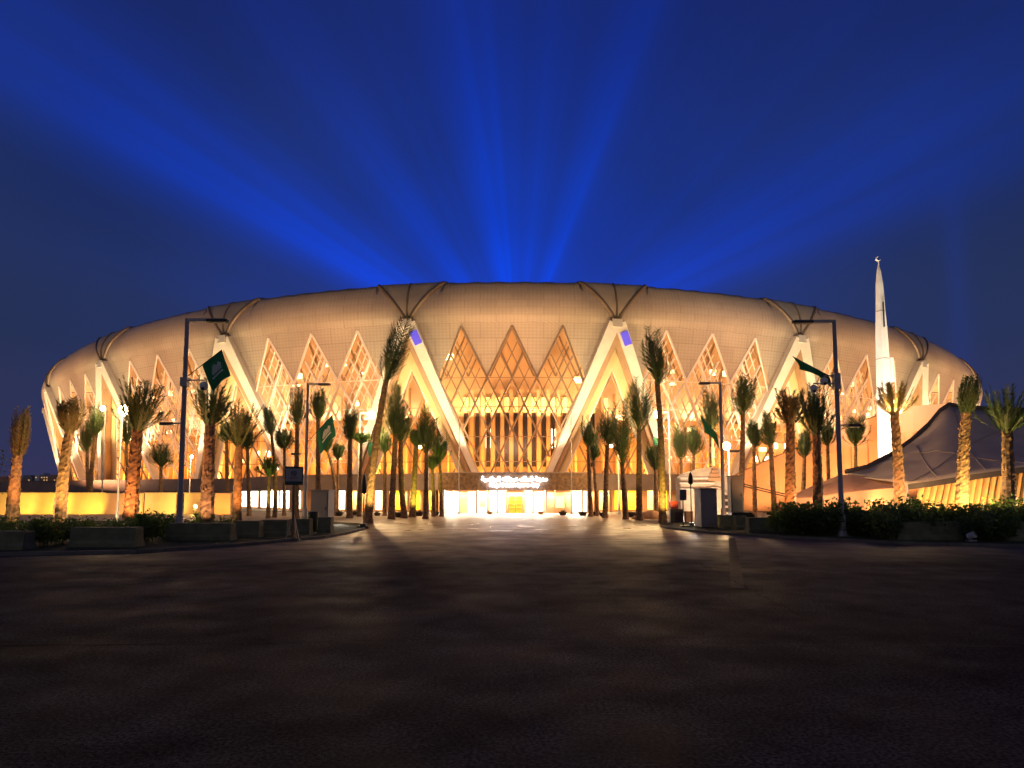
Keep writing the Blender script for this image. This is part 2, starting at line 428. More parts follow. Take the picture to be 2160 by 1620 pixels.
def wander(x0, y0, x1, y1, n, amp):
    return [(x0 + (x1 - x0) * i / n + rnd.uniform(-amp, amp), y0 + (y1 - y0) * i / n + rnd.uniform(-amp, amp)) for i in range(n + 1)]
for a in ((-9, 9.6, 9, 10.6, 60, .05), (-8, 15.2, 4, 16.4, 50, .06), (5, 12, 5.8, 22, 40, .05)):
    strip(wander(*a), .022, 'asphalt_crack', M_TAR, .003)
p = [ground(x, y) for x, y in ((1544, 1135), (1549, 1180), (1556, 1240))]
strip([(q.x, q.y) for q in p], .30, 'road_marking', M_PAINT)

# ================================================================== STADIUM
SC_C, SA, SB, Z0, KZ = 214.2, 128.3, 106.85, 29.6, 0.2456
T = 2 * PI / 24
DECK = 4.4
def zk(t): return Z0 * (1 - KZ * math.sin(t) ** 2)
ROOF_H, TH0, TH1 = 8.5, .30, .55
def pos(t, g, off=0.):
    """point of the outer shell: t angle (0 = front), g 0..1 deck to knuckle, 1..2 knuckle to roof top"""
    z_k = zk(t)
    if g <= 1:
        z = DECK + (z_k - DECK) * g; s = .955 + .045 * g; nz = 0.
    else:
        th = -TH0 + min(g - 1, 1.) * (TH1 + TH0)
        s = .897 + .1078 * math.cos(th); z = z_k + ROOF_H * z_k / Z0 * (math.sin(th) + math.sin(TH0)); nz = math.sin(th)
        if g > 2: s -= (g - 2) * .2; z += (g - 2) * 1.2
    s += off * (1 - abs(nz)) / 115; z += off * max(0, nz)
    return Vector((s * SA * math.sin(t), SC_C - s * SB * math.cos(t), z))
def u_leg(wf): return (.17 + .33 * wf) * T
APX, VAL, TW = .975, .655, .1215 * T
def w_zig(u):
    a = abs(u)
    if a >= 3 * TW: return min(1., max(0, (a / T - .17) / .33))
    ph = (a / TW) % 2
    return APX - (APX - VAL) * (ph if ph <= 1 else 2 - ph)
GW = .165 * T
def q_gore(du): return min(1.35, (abs(du) / GW) ** (1 / 1.25))

st = thing('stadium', (0, SC_C - SB, 0), 'huge oval stadium with beige shell, leaning white pillars and lit diamond lattice windows', 'stadium')
BAYS = list(range(-5, 6))
def column_grid(cols, rows, glo, ghi, t0, off=0., inner=0.):
    mb = MB(); uvs = []
    for u in cols:
        lo, hi = glo(u), ghi(u)
        for r in range(rows + 1):
            g = lo + (hi - lo) * r / rows
            mb.v.append(tuple(pos(t0 + u, g, off))); uvs.append(((t0 + u) * 115, g * 26 if g < 1 else 26 + (g - 1) * 16))
    k = rows + 1
    for i in range(len(cols) - 1):
        for r in range(rows):
            mb.f.append((i * k + r, (i + 1) * k + r, (i + 1) * k + r + 1, i * k + r + 1))
    return mb, uvs

for k in BAYS:
    tb = k * T
    # outer cladding with the saw-tooth lower edge
    base = [-.5 + i / 40 for i in range(41)]
    base += [j * .1215 for j in range(-4, 5)] + [.335, -.335, .3645, -.3645]
    cols = sorted({round(x * T, 6) for x in base if abs(x) <= .5})
    def hi(u):
        a = .5 * T - abs(u)
        return 2.35 if a >= GW else 1 + max(.002, q_gore(a))
    mb, uvs = column_grid(cols, 22, w_zig, hi, tb)
    mb.build('cladding_panel', M_SKIN, st, smooth=True, uvs=uvs)
    # pale edge trim along the saw teeth
    mb = MB()
    pts = [(-3 + i) * TW for i in range(7)]
    for i in range(6):
        u0, u1 = pts[i], pts[i + 1]
        mb.beam(pos(tb + u0, w_zig(u0), .06), pos(tb + u1, w_zig(u1), .06), .2, .36, side=None)
    mb.build('window_trim', M_MULL2 if k else M_MULL, st)
    # lattice of the big window
    def lattice(t0, inside, mb, pitch, th, lo_w=0., hi_w=1., off=-.35, dp=.25):
        slope = TW / (APX - VAL)
        nn = int(.5 * T / pitch) + 14
        for sgn in (1, -1):
            for i in range(-nn, nn + 1):
                prev = None; run = []
                for j in range(41):
                    wf = lo_w + (hi_w - lo_w) * j / 40
                    u = i * pitch + sgn * slope * (APX - wf)
                    if inside(u, wf): run.append(pos(t0 + u, wf, off))
                    elif run:
                        if len(run) > 1: mb.beam(run[0], run[-1], th, dp)
                        run = []
                if len(run) > 1: mb.beam(run[0], run[-1], th, dp)
    ins = lambda u, wf: abs(u) < u_leg(wf) - .012 * T and wf < w_zig(u) - .004
    mb = MB(); lattice(tb, ins, mb, TW, .26)
    for wf in (.655, .47, .28, .12):
        um = u_leg(wf)
        um = min(um, 3 * TW if wf > .6 else um)
        n = 8
        for i in range(n):
            a, c = -um + 2 * um * i / n, -um + 2 * um * (i + 1) / n
            mb.beam(pos(tb + a, wf, -.4), pos(tb + c, wf, -.4), .13, .13)
    mb.build('window_lattice', M_MULL if abs(k) < 1 else M_MULL2, st)  # centre bay takes the backlit tone, side bays the front-lit one
    mb = MB(); lattice(tb, ins, mb, TW / (2 if k == 0 else 3), .09 if k == 0 else .17, .44 if k == 0 else .12, 1., -.9, .15)
    mb.build('fine_lattice', M_MULL2 if k else M_MULL, st)
    # glass pane behind the lattice
    mb = MB(); gcols = [(-.48 + .96 * i / 32) * T for i in range(33)]
    for i in range(32):
        for (ua, ub) in ((gcols[i], gcols[i + 1]),):
            def lo_(u): return max(0., (abs(u) / T - .17) / .33)
            la, lb, ha, hb = lo_(ua), lo_(ub), w_zig(ua), w_zig(ub)
            if ha - la > .003 or hb - lb > .003:
                mb.quad(pos(tb + ua, la, -.62), pos(tb + ub, lb, -.62), pos(tb + ub, max(hb, lb), -.62), pos(tb + ua, max(ha, la), -.62))
    mb.build('glass_pane', M_GLASS, st)

t_ = M_SKIN.node_tree                                     # faint panel joints in the cladding
bk = t_.nodes.new('ShaderNodeTexBrick'); bk.inputs['Color1'].default_value = (1, 1, 1, 1); bk.inputs['Color2'].default_value = (.93, .92, .91, 1); bk.inputs['Mortar'].default_value = (.74, .72, .70, 1)
bk.inputs['Scale'].default_value = 1; bk.inputs['Mortar Size'].default_value = .045; bk.inputs['Brick Width'].default_value = 4.5; bk.inputs['Row Height'].default_value = 2.6
t_.links.new(t_.nodes['UV Map'].outputs[0], bk.inputs['Vector'])
b_ = t_.nodes['Principled BSDF']; src_ = b_.inputs['Base Color'].links[0].from_socket
m_ = t_.nodes.new('ShaderNodeMix'); m_.data_type = 'RGBA'; m_.blend_type = 'MULTIPLY'; m_.inputs[0].default_value = 1
t_.links.new(src_, m_.inputs[6]); t_.links.new(bk.outputs[0], m_.inputs[7]); t_.links.new(m_.outputs[2], b_.inputs['Base Color'])
def P0_out(t): return (pos(t, .5, 10) - pos(t, .5, 0)).normalized()
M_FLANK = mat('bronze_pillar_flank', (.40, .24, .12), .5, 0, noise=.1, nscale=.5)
for k in range(-6, 6):
    tn = (k + .5) * T
    # gore membrane between the two ribs
    cols = [GW * 1.0 * (-1 + i / 14) for i in range(29)]
    mb, uvs = column_grid(cols, 16, lambda u: 1 + q_gore(u), lambda u: 2.35, tn, .25)
    mb.build('roof_gore', M_GORE, st, smooth=True)
    mb = MB()
    for sg in (-1, 1):
        pp = []
        for i in range(19):
            q = 1.04 * i / 18
            pp.append(pos(tn + sg * GW * min(1.25, q ** 1.25), 1 + q, .0))
        mb.tube(pp, .36, 8)
    mb.tube([pos(tn, 1 + 1.04 * i / 14, .3) for i in range(15)], .16, 6)
    mb.build('roof_rib', M_RIB, st, smooth=True)
    # V pillars
    top = pos(tn, 1., .3)
    for sg in (-1, 1):
        foot = pos(tn + sg * .33 * T, 0, .3)
        foot = foot + (foot - top).normalized() * 1.5
        a = pos(tn + sg * .012 * T, 1.0, .4)
        tang = pos(tn + .01, .5) - pos(tn - .01, .5)
        mb = MB(); mb.beam(foot, a, .8, 1.4, side=tang, wd2=1.9); mb.build('leaning_pillar', M_PILLAR, st)
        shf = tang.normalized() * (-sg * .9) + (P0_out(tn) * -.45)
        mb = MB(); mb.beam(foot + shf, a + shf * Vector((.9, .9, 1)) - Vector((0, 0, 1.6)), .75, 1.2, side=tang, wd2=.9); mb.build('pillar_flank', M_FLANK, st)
        a2 = pos(tn + sg * .005 * T, .74, -1.3); f2 = pos(tn + sg * .25 * T, 0, -1.3)
        mb = MB(); mb.beam(f2, a2, .75, .8, side=tang); mb.build('inner_strut', M_PILLAR, st)
    mb = MB(); mb.box(top + Vector((0, 0, -.1)), (1.7, 1.6, 1.3), rz=tn); mb.build('pillar_head', M_PILLAR, st)
    # cream infill under the knuckle, above the inner triangle
    w_in = lambda u: max(0., .72 * (1 - abs(u) / (.25 * T)))
    cols = [.33 * T * (-1 + i / 16) for i in range(33)]
    mb, uvs = column_grid(cols, 6, lambda u: w_in(u), lambda u: max(w_in(u), 1 - abs(u) / (.33 * T)), tn, -.8)
    mb.build('pillar_infill', M_INFILL, st)
    mb = MB(); lattice(tn, lambda u, wf: wf < w_in(u) - .006, mb, TW * .9, .24, off=-1.1)
    for wf in (.12, .28, .47):
        um = .25 * T * (1 - wf / .72)
        for i in range(6):
            mb.beam(pos(tn - um + 2 * um * i / 6, wf, -1.1), pos(tn - um + 2 * um * (i + 1) / 6, wf, -1.1), .12, .12)
    mb.build('window_lattice', M_MULL, st)

# violet lit panels near the heads of two pillars
for (tn, sg) in ((-.5 * T, 1), (.5 * T, 1)):
    a = pos(tn + sg * (.012 + .318 * .06) * T, .94, 1.25); c = pos(tn + sg * (.012 + .318 * .14) * T, .86, 1.25)
    mb = MB(); mb.beam(c, a, 1.25, .12, side=pos(tn + .01, .5) - pos(tn - .01, .5)); o = mb.build('lit_panel', M_SCREEN, st)

# inner bowl wall, soffit, deck
def ring_wall(s, z0f, z1f, t0, t1, n, mb):
    for i in range(n):
        a, c = t0 + (t1 - t0) * i / n, t0 + (t1 - t0) * (i + 1) / n
        P = lambda t, z: (s * SA * math.sin(t), SC_C - s * SB * math.cos(t), z)
        mb.quad(P(a, z0f(a)), P(c, z0f(c)), P(c, z1f(c)), P(a, z1f(a)))
mb = MB(); ring_wall(.875, lambda t: DECK - .4, lambda t: zk(t) + 7, -1.6, 1.6, 150, mb); mb.build('inner_wall', M_INWALL, st)
for (sa, zf, th) in ((.893, .40, .8),):            # gallery edges seen through the glass
    mb = MB()
    n = 120
    for i in range(n):
        a, c = -1.45 + 2.9 * i / n, -1.45 + 2.9 * (i + 1) / n
        if abs(a + c) / 2 < .74 * T: continue
        P = lambda t, s, dz: Vector((s * SA * math.sin(t), SC_C - s * SB * math.cos(t), DECK + (zk(t) - DECK) * zf + dz))
        mb.quad(P(a, sa, 0), P(c, sa, 0), P(c, sa, th), P(a, sa, th))
        mb.quad(P(a, .876, 0), P(c, .876, 0), P(c, sa, 0), P(a, sa, 0))
        mb.quad(P(a, .876, th), P(a, sa, th), P(c, sa, th), P(c, .876, th))
    mb.build('gallery', M_INWALL, st)
mb = MB()
for i in range(96):
    a, c = -1.7 + 3.4 * i / 96, -1.7 + 3.4 * (i + 1) / 96
    P = lambda t, s: (s * SA * math.sin(t), SC_C - s * SB * math.cos(t), DECK - .2)
    mb.quad(P(a, .8), P(c, .8), P(c, 1.02), P(a, 1.02))
mb.build('concourse_floor', M_CONC2, st)
# rear half of the shell and the roof annulus, plainly
mb = MB()
n = 72
for i in range(n):
    a, c = 5.5 * T + (2 * PI - 11 * T) * i / n, 5.5 * T + (2 * PI - 11 * T) * (i + 1) / n
    gs = [0, .33, .66, 1, 1.2, 1.4, 1.6, 1.8, 2, 2.2, 2.35]
    for g0, g1 in zip(gs, gs[1:]): mb.quad(pos(a, g0), pos(c, g0), pos(c, g1), pos(a, g1))
mb.build('rear_shell', M_SKIN, st, smooth=True, uvs=[(0, 0)] * len(mb.v))
mb = MB()
n = 120
for i in range(n):
    a, c = 2 * PI * i / n, 2 * PI * (i + 1) / n
    P = lambda t, s, dz: Vector((s * SA * math.sin(t), SC_C - s * SB * math.cos(t), zk(t) + dz))
    mb.quad(P(a, .86, 6.5), P(c, .86, 6.5), P(c, .55, 4.5), P(a, .55, 4.5))
mb.build('roof_canopy', M_GORE, st)

# tall slot windows and lit tops of the inner facade
def in_wall(px, z, s=.8775):
    """angle on the inner wall seen at photo column px"""
    lo, hi = -1.3, 1.3
    for _ in range(50):
        m = (lo + hi) / 2
        x, y = s * SA * math.sin(m), SC_C - s * SB * math.cos(m)
        zc = y * CP + (z - CAMZ) * SP
        if 1080 + F * x / zc < px: lo = m
        else: hi = m
    return lo
def wall_panel(mb, px, wpx, za, zb, s):
    t0, t1 = in_wall(px - wpx / 2, (za + zb) / 2, s), in_wall(px + wpx / 2, (za + zb) / 2, s)
    P = lambda t, z: Vector((s * SA * math.sin(t), SC_C - s * SB * math.cos(t), z))
    mb.beam((P(t0, za) + P(t1, za)) / 2, (P(t0, zb) + P(t1, zb)) / 2, (P(t1, za) - P(t0, za)).length, .3, side=P(t1, za) - P(t0, za))
slots = [902, 926, 983, 1007, 1030, 1050, 1069, 1088, 1108, 1126, 1147, 1166, 1191, 1250, 1276]
for i, px in enumerate(slots):
    cen = 975 < px < 1195
    if cen or px in (926, 1250):
        mb = MB(); wall_panel(mb, px, 8.5, 6.9, 16.4, .8775); mb.build('slot_window', M_DARKWIN, st)
    mb = MB(); wall_panel(mb, px, 9.5, 16.6, 19.2, .8775); mb.build('lit_window', M_LITWIN, st)
for i in range(len(slots) - 1):
    if 975 < slots[i] and slots[i + 1] < 1195:
        mb = MB(); wall_panel(mb, (slots[i] + slots[i + 1]) / 2, 8, 5.2, 20.6, .880); mb.build('facade_pier', M_INWALL, st)
for px in (1030, 1167):
    mb = MB(); wall_panel(mb, px, 9, 10.2, 13.6, .8775); mb.build('lit_window', M_LITWHITE, st)
for px, za, zb, wd in ((375, 11, 12.4, 40), (560, 9.2, 10.2, 30), (575, 6.6, 7.4, 34), (1600, 8.2, 9.2, 40), (1640, 10.8, 11.8, 34), (520, 12.5, 13.3, 30), (1530, 12, 13, 24)):
    mb = MB(); wall_panel(mb, px, wd, za, zb, .8775); mb.build('lit_window', M_LITWHITE, st)

# fins, bracing and small lamps inside the glazed gallery
rnd = random.Random(11)
for k in BAYS:
    mb = MB()
    for i in range(12):
        u = (-.5 + (i + .5) / 12) * T
        if k == 0 and abs(u) < .27 * T: continue
        t = k * T + u
        P3 = lambda s, z: Vector((s * SA * math.sin(t), SC_C - s * SB * math.cos(t), z))
        h_ = DECK + (zk(t) - DECK) * rnd.choice((.38, .40, .62, .66, .92))
        mb.beam(P3(.8835, DECK), P3(.8835, h_), .35, 1.5, side=(math.cos(t), math.sin(t), 0))
    mb.build('facade_fin', M_INWALL, st)
    mb = MB()
    n = 8
    for i in range(n):
        for sgn in (0, 1):
            ta, tb_ = k * T + (-.5 + i / n) * T, k * T + (-.5 + (i + 1) / n) * T
            if sgn: ta, tb_ = tb_, ta
            za, zb_ = DECK + (zk(ta) - DECK) * .72, DECK + (zk(tb_) - DECK) * 1.06
            mb.beam((.905 * SA * math.sin(ta), SC_C - .905 * SB * math.cos(ta), za), (.905 * SA * math.sin(tb_), SC_C - .905 * SB * math.cos(tb_), zb_), .28, .28)
    mb.build('roof_truss', M_MULL, st)
    mb = MB()
    for i in range(13 if abs(k) <= 3 else 4 if abs(k) == 4 else 0):
        mb = MB(); t = k * T + rnd.uniform(-.45, .45) * T; wf = rnd.choice((.16, .25, .37, .44, .55, .62, .70, .78, .85)); s_ = rnd.uniform(.89, .93)
        c = Vector((s_ * SA * math.sin(t), SC_C - s_ * SB * math.cos(t), DECK + (zk(t) - DECK) * wf))
        if k == 0 and wf < .7: continue
        mb.box(c, (rnd.uniform(.4, 1.6), .5, rnd.uniform(.25, 1.0)), rz=t); mb.build('gallery_lamp', M_GLOWLAMP, st)

# floodlights of the stadium: uplights between glass and bowl, and on the deck outside
for k in range(-5, 6):
    for dt in (-.25, .25):
        t = (k + dt) * T
        s = .915
        q = Vector((s * SA * math.sin(t), SC_C - s * SB * math.cos(t), DECK + .5))
        tgt = Vector((.895 * SA * math.sin(t), SC_C - .895 * SB * math.cos(t), 30))
        light('AREA', q, 1300, (1, .38, .05), 10, 1.0, target=tgt)
        s = .897; zg = DECK + (zk(t) - DECK) * .40 + 1.2
        q = Vector((s * SA * math.sin(t), SC_C - s * SB * math.cos(t), zg))
        light('AREA', q, 2700 if k else 1900, (1, .60, .32) if k else (1, .52, .22), 10, .6, target=q + Vector((0, 0, 10)))
        s = .94
        q = Vector((s * SA * math.sin(t), SC_C - s * SB * math.cos(t), DECK + .3))
        light('AREA', q, 1500, (1, .40, .07), 10, .6, target=Vector((.87 * SA * math.sin(t), SC_C - .87 * SB * math.cos(t), 22)))
    t = k * T
    P = lambda s, z, tt: Vector((s * SA * math.sin(tt), SC_C - s * SB * math.cos(tt), z))
    light('AREA', P(1.10, DECK + .3, t), 3000, (1, .50, .26), 8, 1.5, target=P(.99, 27, t))
    light('SPOT', P(1.26, DECK + .3, t), 52000, (1, .60, .33), .5, target=pos(t, 1.8), spot=R(50), blend=1)
for k in range(-5, 5):
    tn = (k + .5) * T
    light('SPOT', P(1.03, DECK + .4, tn), 14000, (1, .76, .36), .6, target=P(.985, 24, tn), spot=R(75))
    light('SPOT', P(1.20, DECK + .3, tn), 19000, (1, .80, .48), .4, target=pos(tn, .62, 0), spot=R(44), blend=.9)
    for sg in (-1, 1):
        tt = tn + sg * .33 * T
        light('SPOT', P(1.02, DECK + .3, tt + sg * .10 * T), 17000, (1, .84, .56), .4, target=pos(tn + sg * .2 * T, .5, .4), spot=R(48))

# ================================================================== PODIUM BUILDING
pod = thing('podium_building', (0, 80, 0), 'long low entrance building with brown fascia and bright white hall under the stadium', 'building')
PL = [(-112, 138), (-96, 128), (-42, 104), (-27, 85), (-8, 78.5), (-8, 74), (8.5, 74), (8.5, 78.5), (27, 85), (42, 101), (52, 106)]
FZ0, FZ1 = 2.5, 4.35
def offset(P, d):
    """push a polyline point set away from the camera by d"""
    return [(x, y + d) for x, y in P]
for i in range(len(PL) - 1):
    (x0, y0), (x1, y1) = PL[i], PL[i + 1]
    a, c = Vector((x0, y0, (FZ0 + FZ1) / 2)), Vector((x1, y1, (FZ0 + FZ1) / 2))
    mb = MB(); mb.beam(a, c, .5, FZ1 - FZ0, side=Vector((y1 - y0, -(x1 - x0), 0)))
    mb.build('fascia', M_FASCIA2 if (y0 == 74 and y1 == 74) else M_FASCIA, pod)
mb = MB()
for i in range(len(PL) - 1):                                    # coping and roof deck
    (x0, y0), (x1, y1) = PL[i], PL[i + 1]
    mb.beam((x0, y0, FZ1 + .05), (x1, y1, FZ1 + .05), .7, .12, side=Vector((y1 - y0, -(x1 - x0), 0)))
mb.build('coping', M_FASCIA, pod)
mb = MB()
for i in range(len(PL) - 1):
    (x0, y0), (x1, y1) = PL[i], PL[i + 1]
    if abs(x1 - x0) > .1: mb.quad((x0, y0, FZ1 - .05), (x1, y1, FZ1 - .05), (x1, y1 + 45, FZ1 - .05), (x0, y0 + 45, FZ1 - .05))
mb.build('roof_deck', M_CONC2, pod)
mb = MB()
for i in range(len(PL) - 1):                                    # recessed wall below and soffit
    (x0, y0), (x1, y1) = PL[i], PL[i + 1]
    if abs(x1 - x0) > .1:
        mb.quad((x0, y0 + 1.8, 0), (x1, y1 + 1.8, 0), (x1, y1 + 1.8, FZ0 + .6), (x0, y0 + 1.8, FZ0 + .6))
        mb.quad((x0, y0, FZ0 + .3), (x1, y1, FZ0 + .3), (x1, y1 + 1.8, FZ0 + .3), (x0, y0 + 1.8, FZ0 + .3))
mb.build('recessed_wall', M_PEACH, pod)
def pod_pt(px, z, d):
    """where column px meets the podium line pushed back by d"""
    m = (px - 1080) / F
    best = None
    for i in range(len(PL) - 1):
        (x0, y0), (x1, y1) = PL[i], PL[i + 1]; y0 += d; y1 += d
        den = (x1 - x0) - m * (y1 - y0)
        if abs(den) < 1e-6: continue
        u = (m * y0 - x0) / den
        if -1e-6 <= u <= 1 + 1e-6 and abs(x1 - x0) > .1:
            y = y0 + u * (y1 - y0)
            if best is None or y < best[1]: best = (x0 + u * (x1 - x0), y)
    return Vector((best[0], best[1], z))
def pod_panel(name, m, px0, px1, z0, z1, d, th=.15):
    a, c = pod_pt(px0, 0, d), pod_pt(px1, 0, d)
    mid = (a + c) / 2
    mb = MB(); mb.beam(mid + Vector((0, 0, z0)), mid + Vector((0, 0, z1)), (c - a).length, th, side=c - a)
    return mb.build(name, m, pod)
for px0, px1, m in ((512, 524, M_LITWHITE), (532, 545, M_LITWHITE), (553, 566, M_LITWHITE), (574, 588, M_LITWHITE), (594, 612, M_LITWHITE), (622, 634, M_LITWHITE),
                    (714, 730, M_LITWHITE), (741, 754, M_LITWIN), (794, 806, M_LITWHITE), (833, 851, M_LITGOLD), (878, 886, M_LITGOLD), (905, 915, M_LITGOLD),
                    (1262, 1274, M_LITWIN), (1296, 1310, M_LITGOLD), (1323, 1340, M_LITGOLD), (1365, 1375, M_LITWIN), (1392, 1405, M_LITGOLD)):
    pod_panel('lit_window', m, px0, px1, .25, 2.7, 1.65)
for px in (500, 620, 735, 760, 822, 865, 895, 920, 1258, 1285, 1318, 1348, 1382):
    pod_panel('column', M_PEACH, px - 3, px + 3, 0, 2.78, .35, .6)
# the bright hall behind the entrance
pod_panel('hall_wall', M_WHITE, 928, 1242, 0, 2.78, 1.6)
for px0, px1, z0, z1, m in ((948, 968, .1, 2.3, M_LITWHITE), (986, 1004, .1, 2.3, M_LITWHITE), (1009, 1026, .1, 2.3, M_LITWHITE), (1033, 1047, .1, 2.5, M_LITWHITE), (1052, 1066, .1, 2.5, M_LITWHITE),
                            (1108, 1122, .1, 2.5, M_LITWHITE), (1127, 1146, .1, 2.3, M_LITWHITE), (1172, 1190, .6, 1.9, M_LITWIN), (1205, 1236, .1, 2.4, M_LITWHITE)):
    pod_panel('lit_window', m, px0, px1, z0, z1, 1.5, .08)
for px0, px1, z0, z1 in ((1012, 1024, .65, 1.7), (1150, 1156, .7, 1.6), (1160, 1168, .6, 1.8), (1194, 1202, .6, 1.7), (1053, 1056, .5, 1.4), (1060, 1063, .5, 1.4)):
    pod_panel('wall_panel', M_PEACH, px0, px1, z0, z1, 1.38, .06)
M_DOOR = mat('amber_door', (.55, .22, .02), .4, emit=(1, .42, .02), estr=.55)
for px0, px1 in ((1074, 1086.3), (1088.3, 1101)):
    d_ = pod_panel('door', M_DOOR, px0, px1, .05, 1.85, 1.4, .1)
    a, c = pod_pt(px0, 0, 1.33), pod_pt(px1, 0, 1.33)
    for z in (.5, .95, 1.4):
        mb = MB(); mb.beam(a + Vector((.05, 0, z)), c + Vector((-.05, 0, z)), .05, .05); h = mb.build('door_rail', M_GOLDPOST, d_)
for px in (937, 1006, 1152, 1228):
    pod_panel('column', M_WHITE, px - 2.2, px + 2.2, 0, 2.78, .4, .45)
for px in (960, 1020, 1088, 1150, 1215):
    q = pod_pt(px, 2.6, .9); light('AREA', q, 650, (1, .80, .55), 2.2, .8, target=q - Vector((0, .25, 1)))
for px in (590, 745, 845, 900, 1268, 1330, 1395):
    q = pod_pt(px, 2.6, .9); light('AREA', q, 420, (1, .66, .3), 2, .6, target=q - Vector((0, .3, 1)))

for px in (931, 958, 968, 986, 1004, 1028, 1048, 1068, 1106, 1124, 1148, 1170, 1190, 1204, 1220, 1239):
    pod_panel('window_frame', M_GOLDPOST, px - .5, px + .5, 0, 2.6, 1.30, .06)
pod_panel('transom', M_GOLDPOST, 929, 1241, 2.02, 2.09, 1.33, .06)

# illuminated lettering on the fascia
sg = thing('illuminated_sign', (0, 73.7, 3), 'glowing blue white lettering in two lines on the brown entrance fascia', 'sign')
def text_mesh(body, width, x, y, z, name, m, ext=.05, parent=None, thick=.02):
    cu = bpy.data.curves.new('lettering', 'FONT'); cu.body = body; cu.align_x = 'CENTER'; cu.extrude = ext; cu.offset = thick; cu.resolution_u = 3
    o = bpy.data.objects.new('lettering', cu); COL.objects.link(o)
    dg = bpy.context.evaluated_depsgraph_get(); me = bpy.data.meshes.new_from_object(o.evaluated_get(dg))
    bpy.data.objects.remove(o)
    xs = [v.co.x for v in me.vertices]; ys = [v.co.y for v in me.vertices]
    s = width / (max(xs) - min(xs)); cxm = (max(xs) + min(xs)) / 2; cym = (max(ys) + min(ys)) / 2
    for v in me.vertices:
        v.co = Vector((x + (v.co.x - cxm) * s, y - v.co.z, z + (v.co.y - cym) * s))
    me.materials.clear(); me.materials.append(m)
    o = bpy.data.objects.new(name, me); COL.objects.link(o)
    if parent: o.parent = parent; o.matrix_parent_inverse = Matrix.Translation(parent.location).inverted()
    return o
AR = '\uFEE3\uFEAA\uFEF3\uFEE8\uFE94 \uFE8D\uFEDF\uFEE4\uFEE0\uFEDA \uFECB\uFE92\uFEAA\uFE8D\uFEDF\uFEE0\uFEEA \uFE8D\uFEDF\uFEAE\uFEF3\uFE8E\uFEBF\uFEF4\uFE94'
text_mesh(AR[::-1], at(1155, 1010, 73.6).x - at(1015, 1010, 73.6).x, (at(1155, 1010, 73.6).x + at(1015, 1010, 73.6).x) / 2, 73.6, at(1080, 1011, 73.6).z, 'lettering', M_LETTER, parent=sg, thick=.035)
text_mesh('King Abdullah Sports City', at(1138, 1010, 73.6).x - at(1033, 1010, 73.6).x, at(1085, 1024, 73.6).x, 73.6, at(1085, 1024, 73.6).z, 'lettering', M_LETTER, parent=sg, thick=.045)
light('AREA', (at(1085, 1016, 73.2).x, 73.0, 3.2), 60, (.55, .65, 1), 6, .8, target=(at(1085, 1016, 73).x, 74, 3.2))

# ================================================================== MINARET
mn_b = at(1873, 1000, 70); mn_y = 70
mn = thing('minaret', (mn_b.x, mn_y, 0), 'slim white minaret with crescent finial rising beside the right end of the stadium', 'minaret')
def lean(z): return Vector((mn_b.x, mn_y, z))
def mz(y): return at(1866, y, mn_y).z
mb = MB()
prof = [(.83, 0), (.80, mz(940)), (.74, mz(880)), (.68, mz(800)), (.58, mz(710)), (.44, mz(650)), (.35, mz(600)), (.20, mz(572)), (.08, mz(562)), (.04, mz(556))]
mb.lathe((mn_b.x, mn_y, 0), prof, seg=4, rot=R(62))
mb.build('shaft', mat('minaret_white_stone', (.80, .77, .70), .6, noise=.06, nscale=1.2, bump=.05, bscale=6), mn)
mb = MB()
tor = []
zc_ = mz(546)
for i in range(15):
    a = R(-60 + 300 * i / 14) + PI / 2 + R(30)
    tor.append((mn_b.x + .21 * math.cos(a), mn_y, zc_ + .21 * math.sin(a)))
mb.tube(tor, [.02 + .07 * math.sin(PI * i / 14) for i in range(15)], 6)
mb.tube([(mn_b.x, mn_y, mz(562)), (mn_b.x, mn_y, zc_ - .2)], .06, 6)
mb.build('crescent', M_WHITE, mn)
mb = MB(); mb.box((at(1877, 780, mn_y).x + .12, mn_y - .05, (mz(755) + mz(806)) / 2), (.36, .42, mz(755) - mz(806)), rz=R(17))
mb.build('balcony_block', M_WHITE, mn)
mb = MB(); mb.box((at(1858.5, 665, mn_y).x, mn_y - .50, (mz(640) + mz(692)) / 2), (.16, .3, mz(640) - mz(692)), rz=R(-28))
mb.build('slot_window', M_DARKWIN, mn)
mb = MB()
for z in (mz(657), mz(757), mz(850)): mb.lathe((mn_b.x, mn_y, z), [(.0, -.04), (.50 if z > 18 else .66 if z > 13 else .74, -.04), (.50 if z > 18 else .66 if z > 13 else .74, .03), (0, .03)], seg=4, rot=R(62))
mb.build('string_course', M_CONC2, mn)
light('SPOT', (mn_b.x - 5, mn_y - 10, .6), 36000, (1, .88, .74), .2, target=(mn_b.x, mn_y, 15), spot=R(74))
light('SPOT', (mn_b.x + 6, mn_y - 5, .6), 17000, (1, .72, .3), .2, target=(mn_b.x, mn_y, 14), spot=R(80))

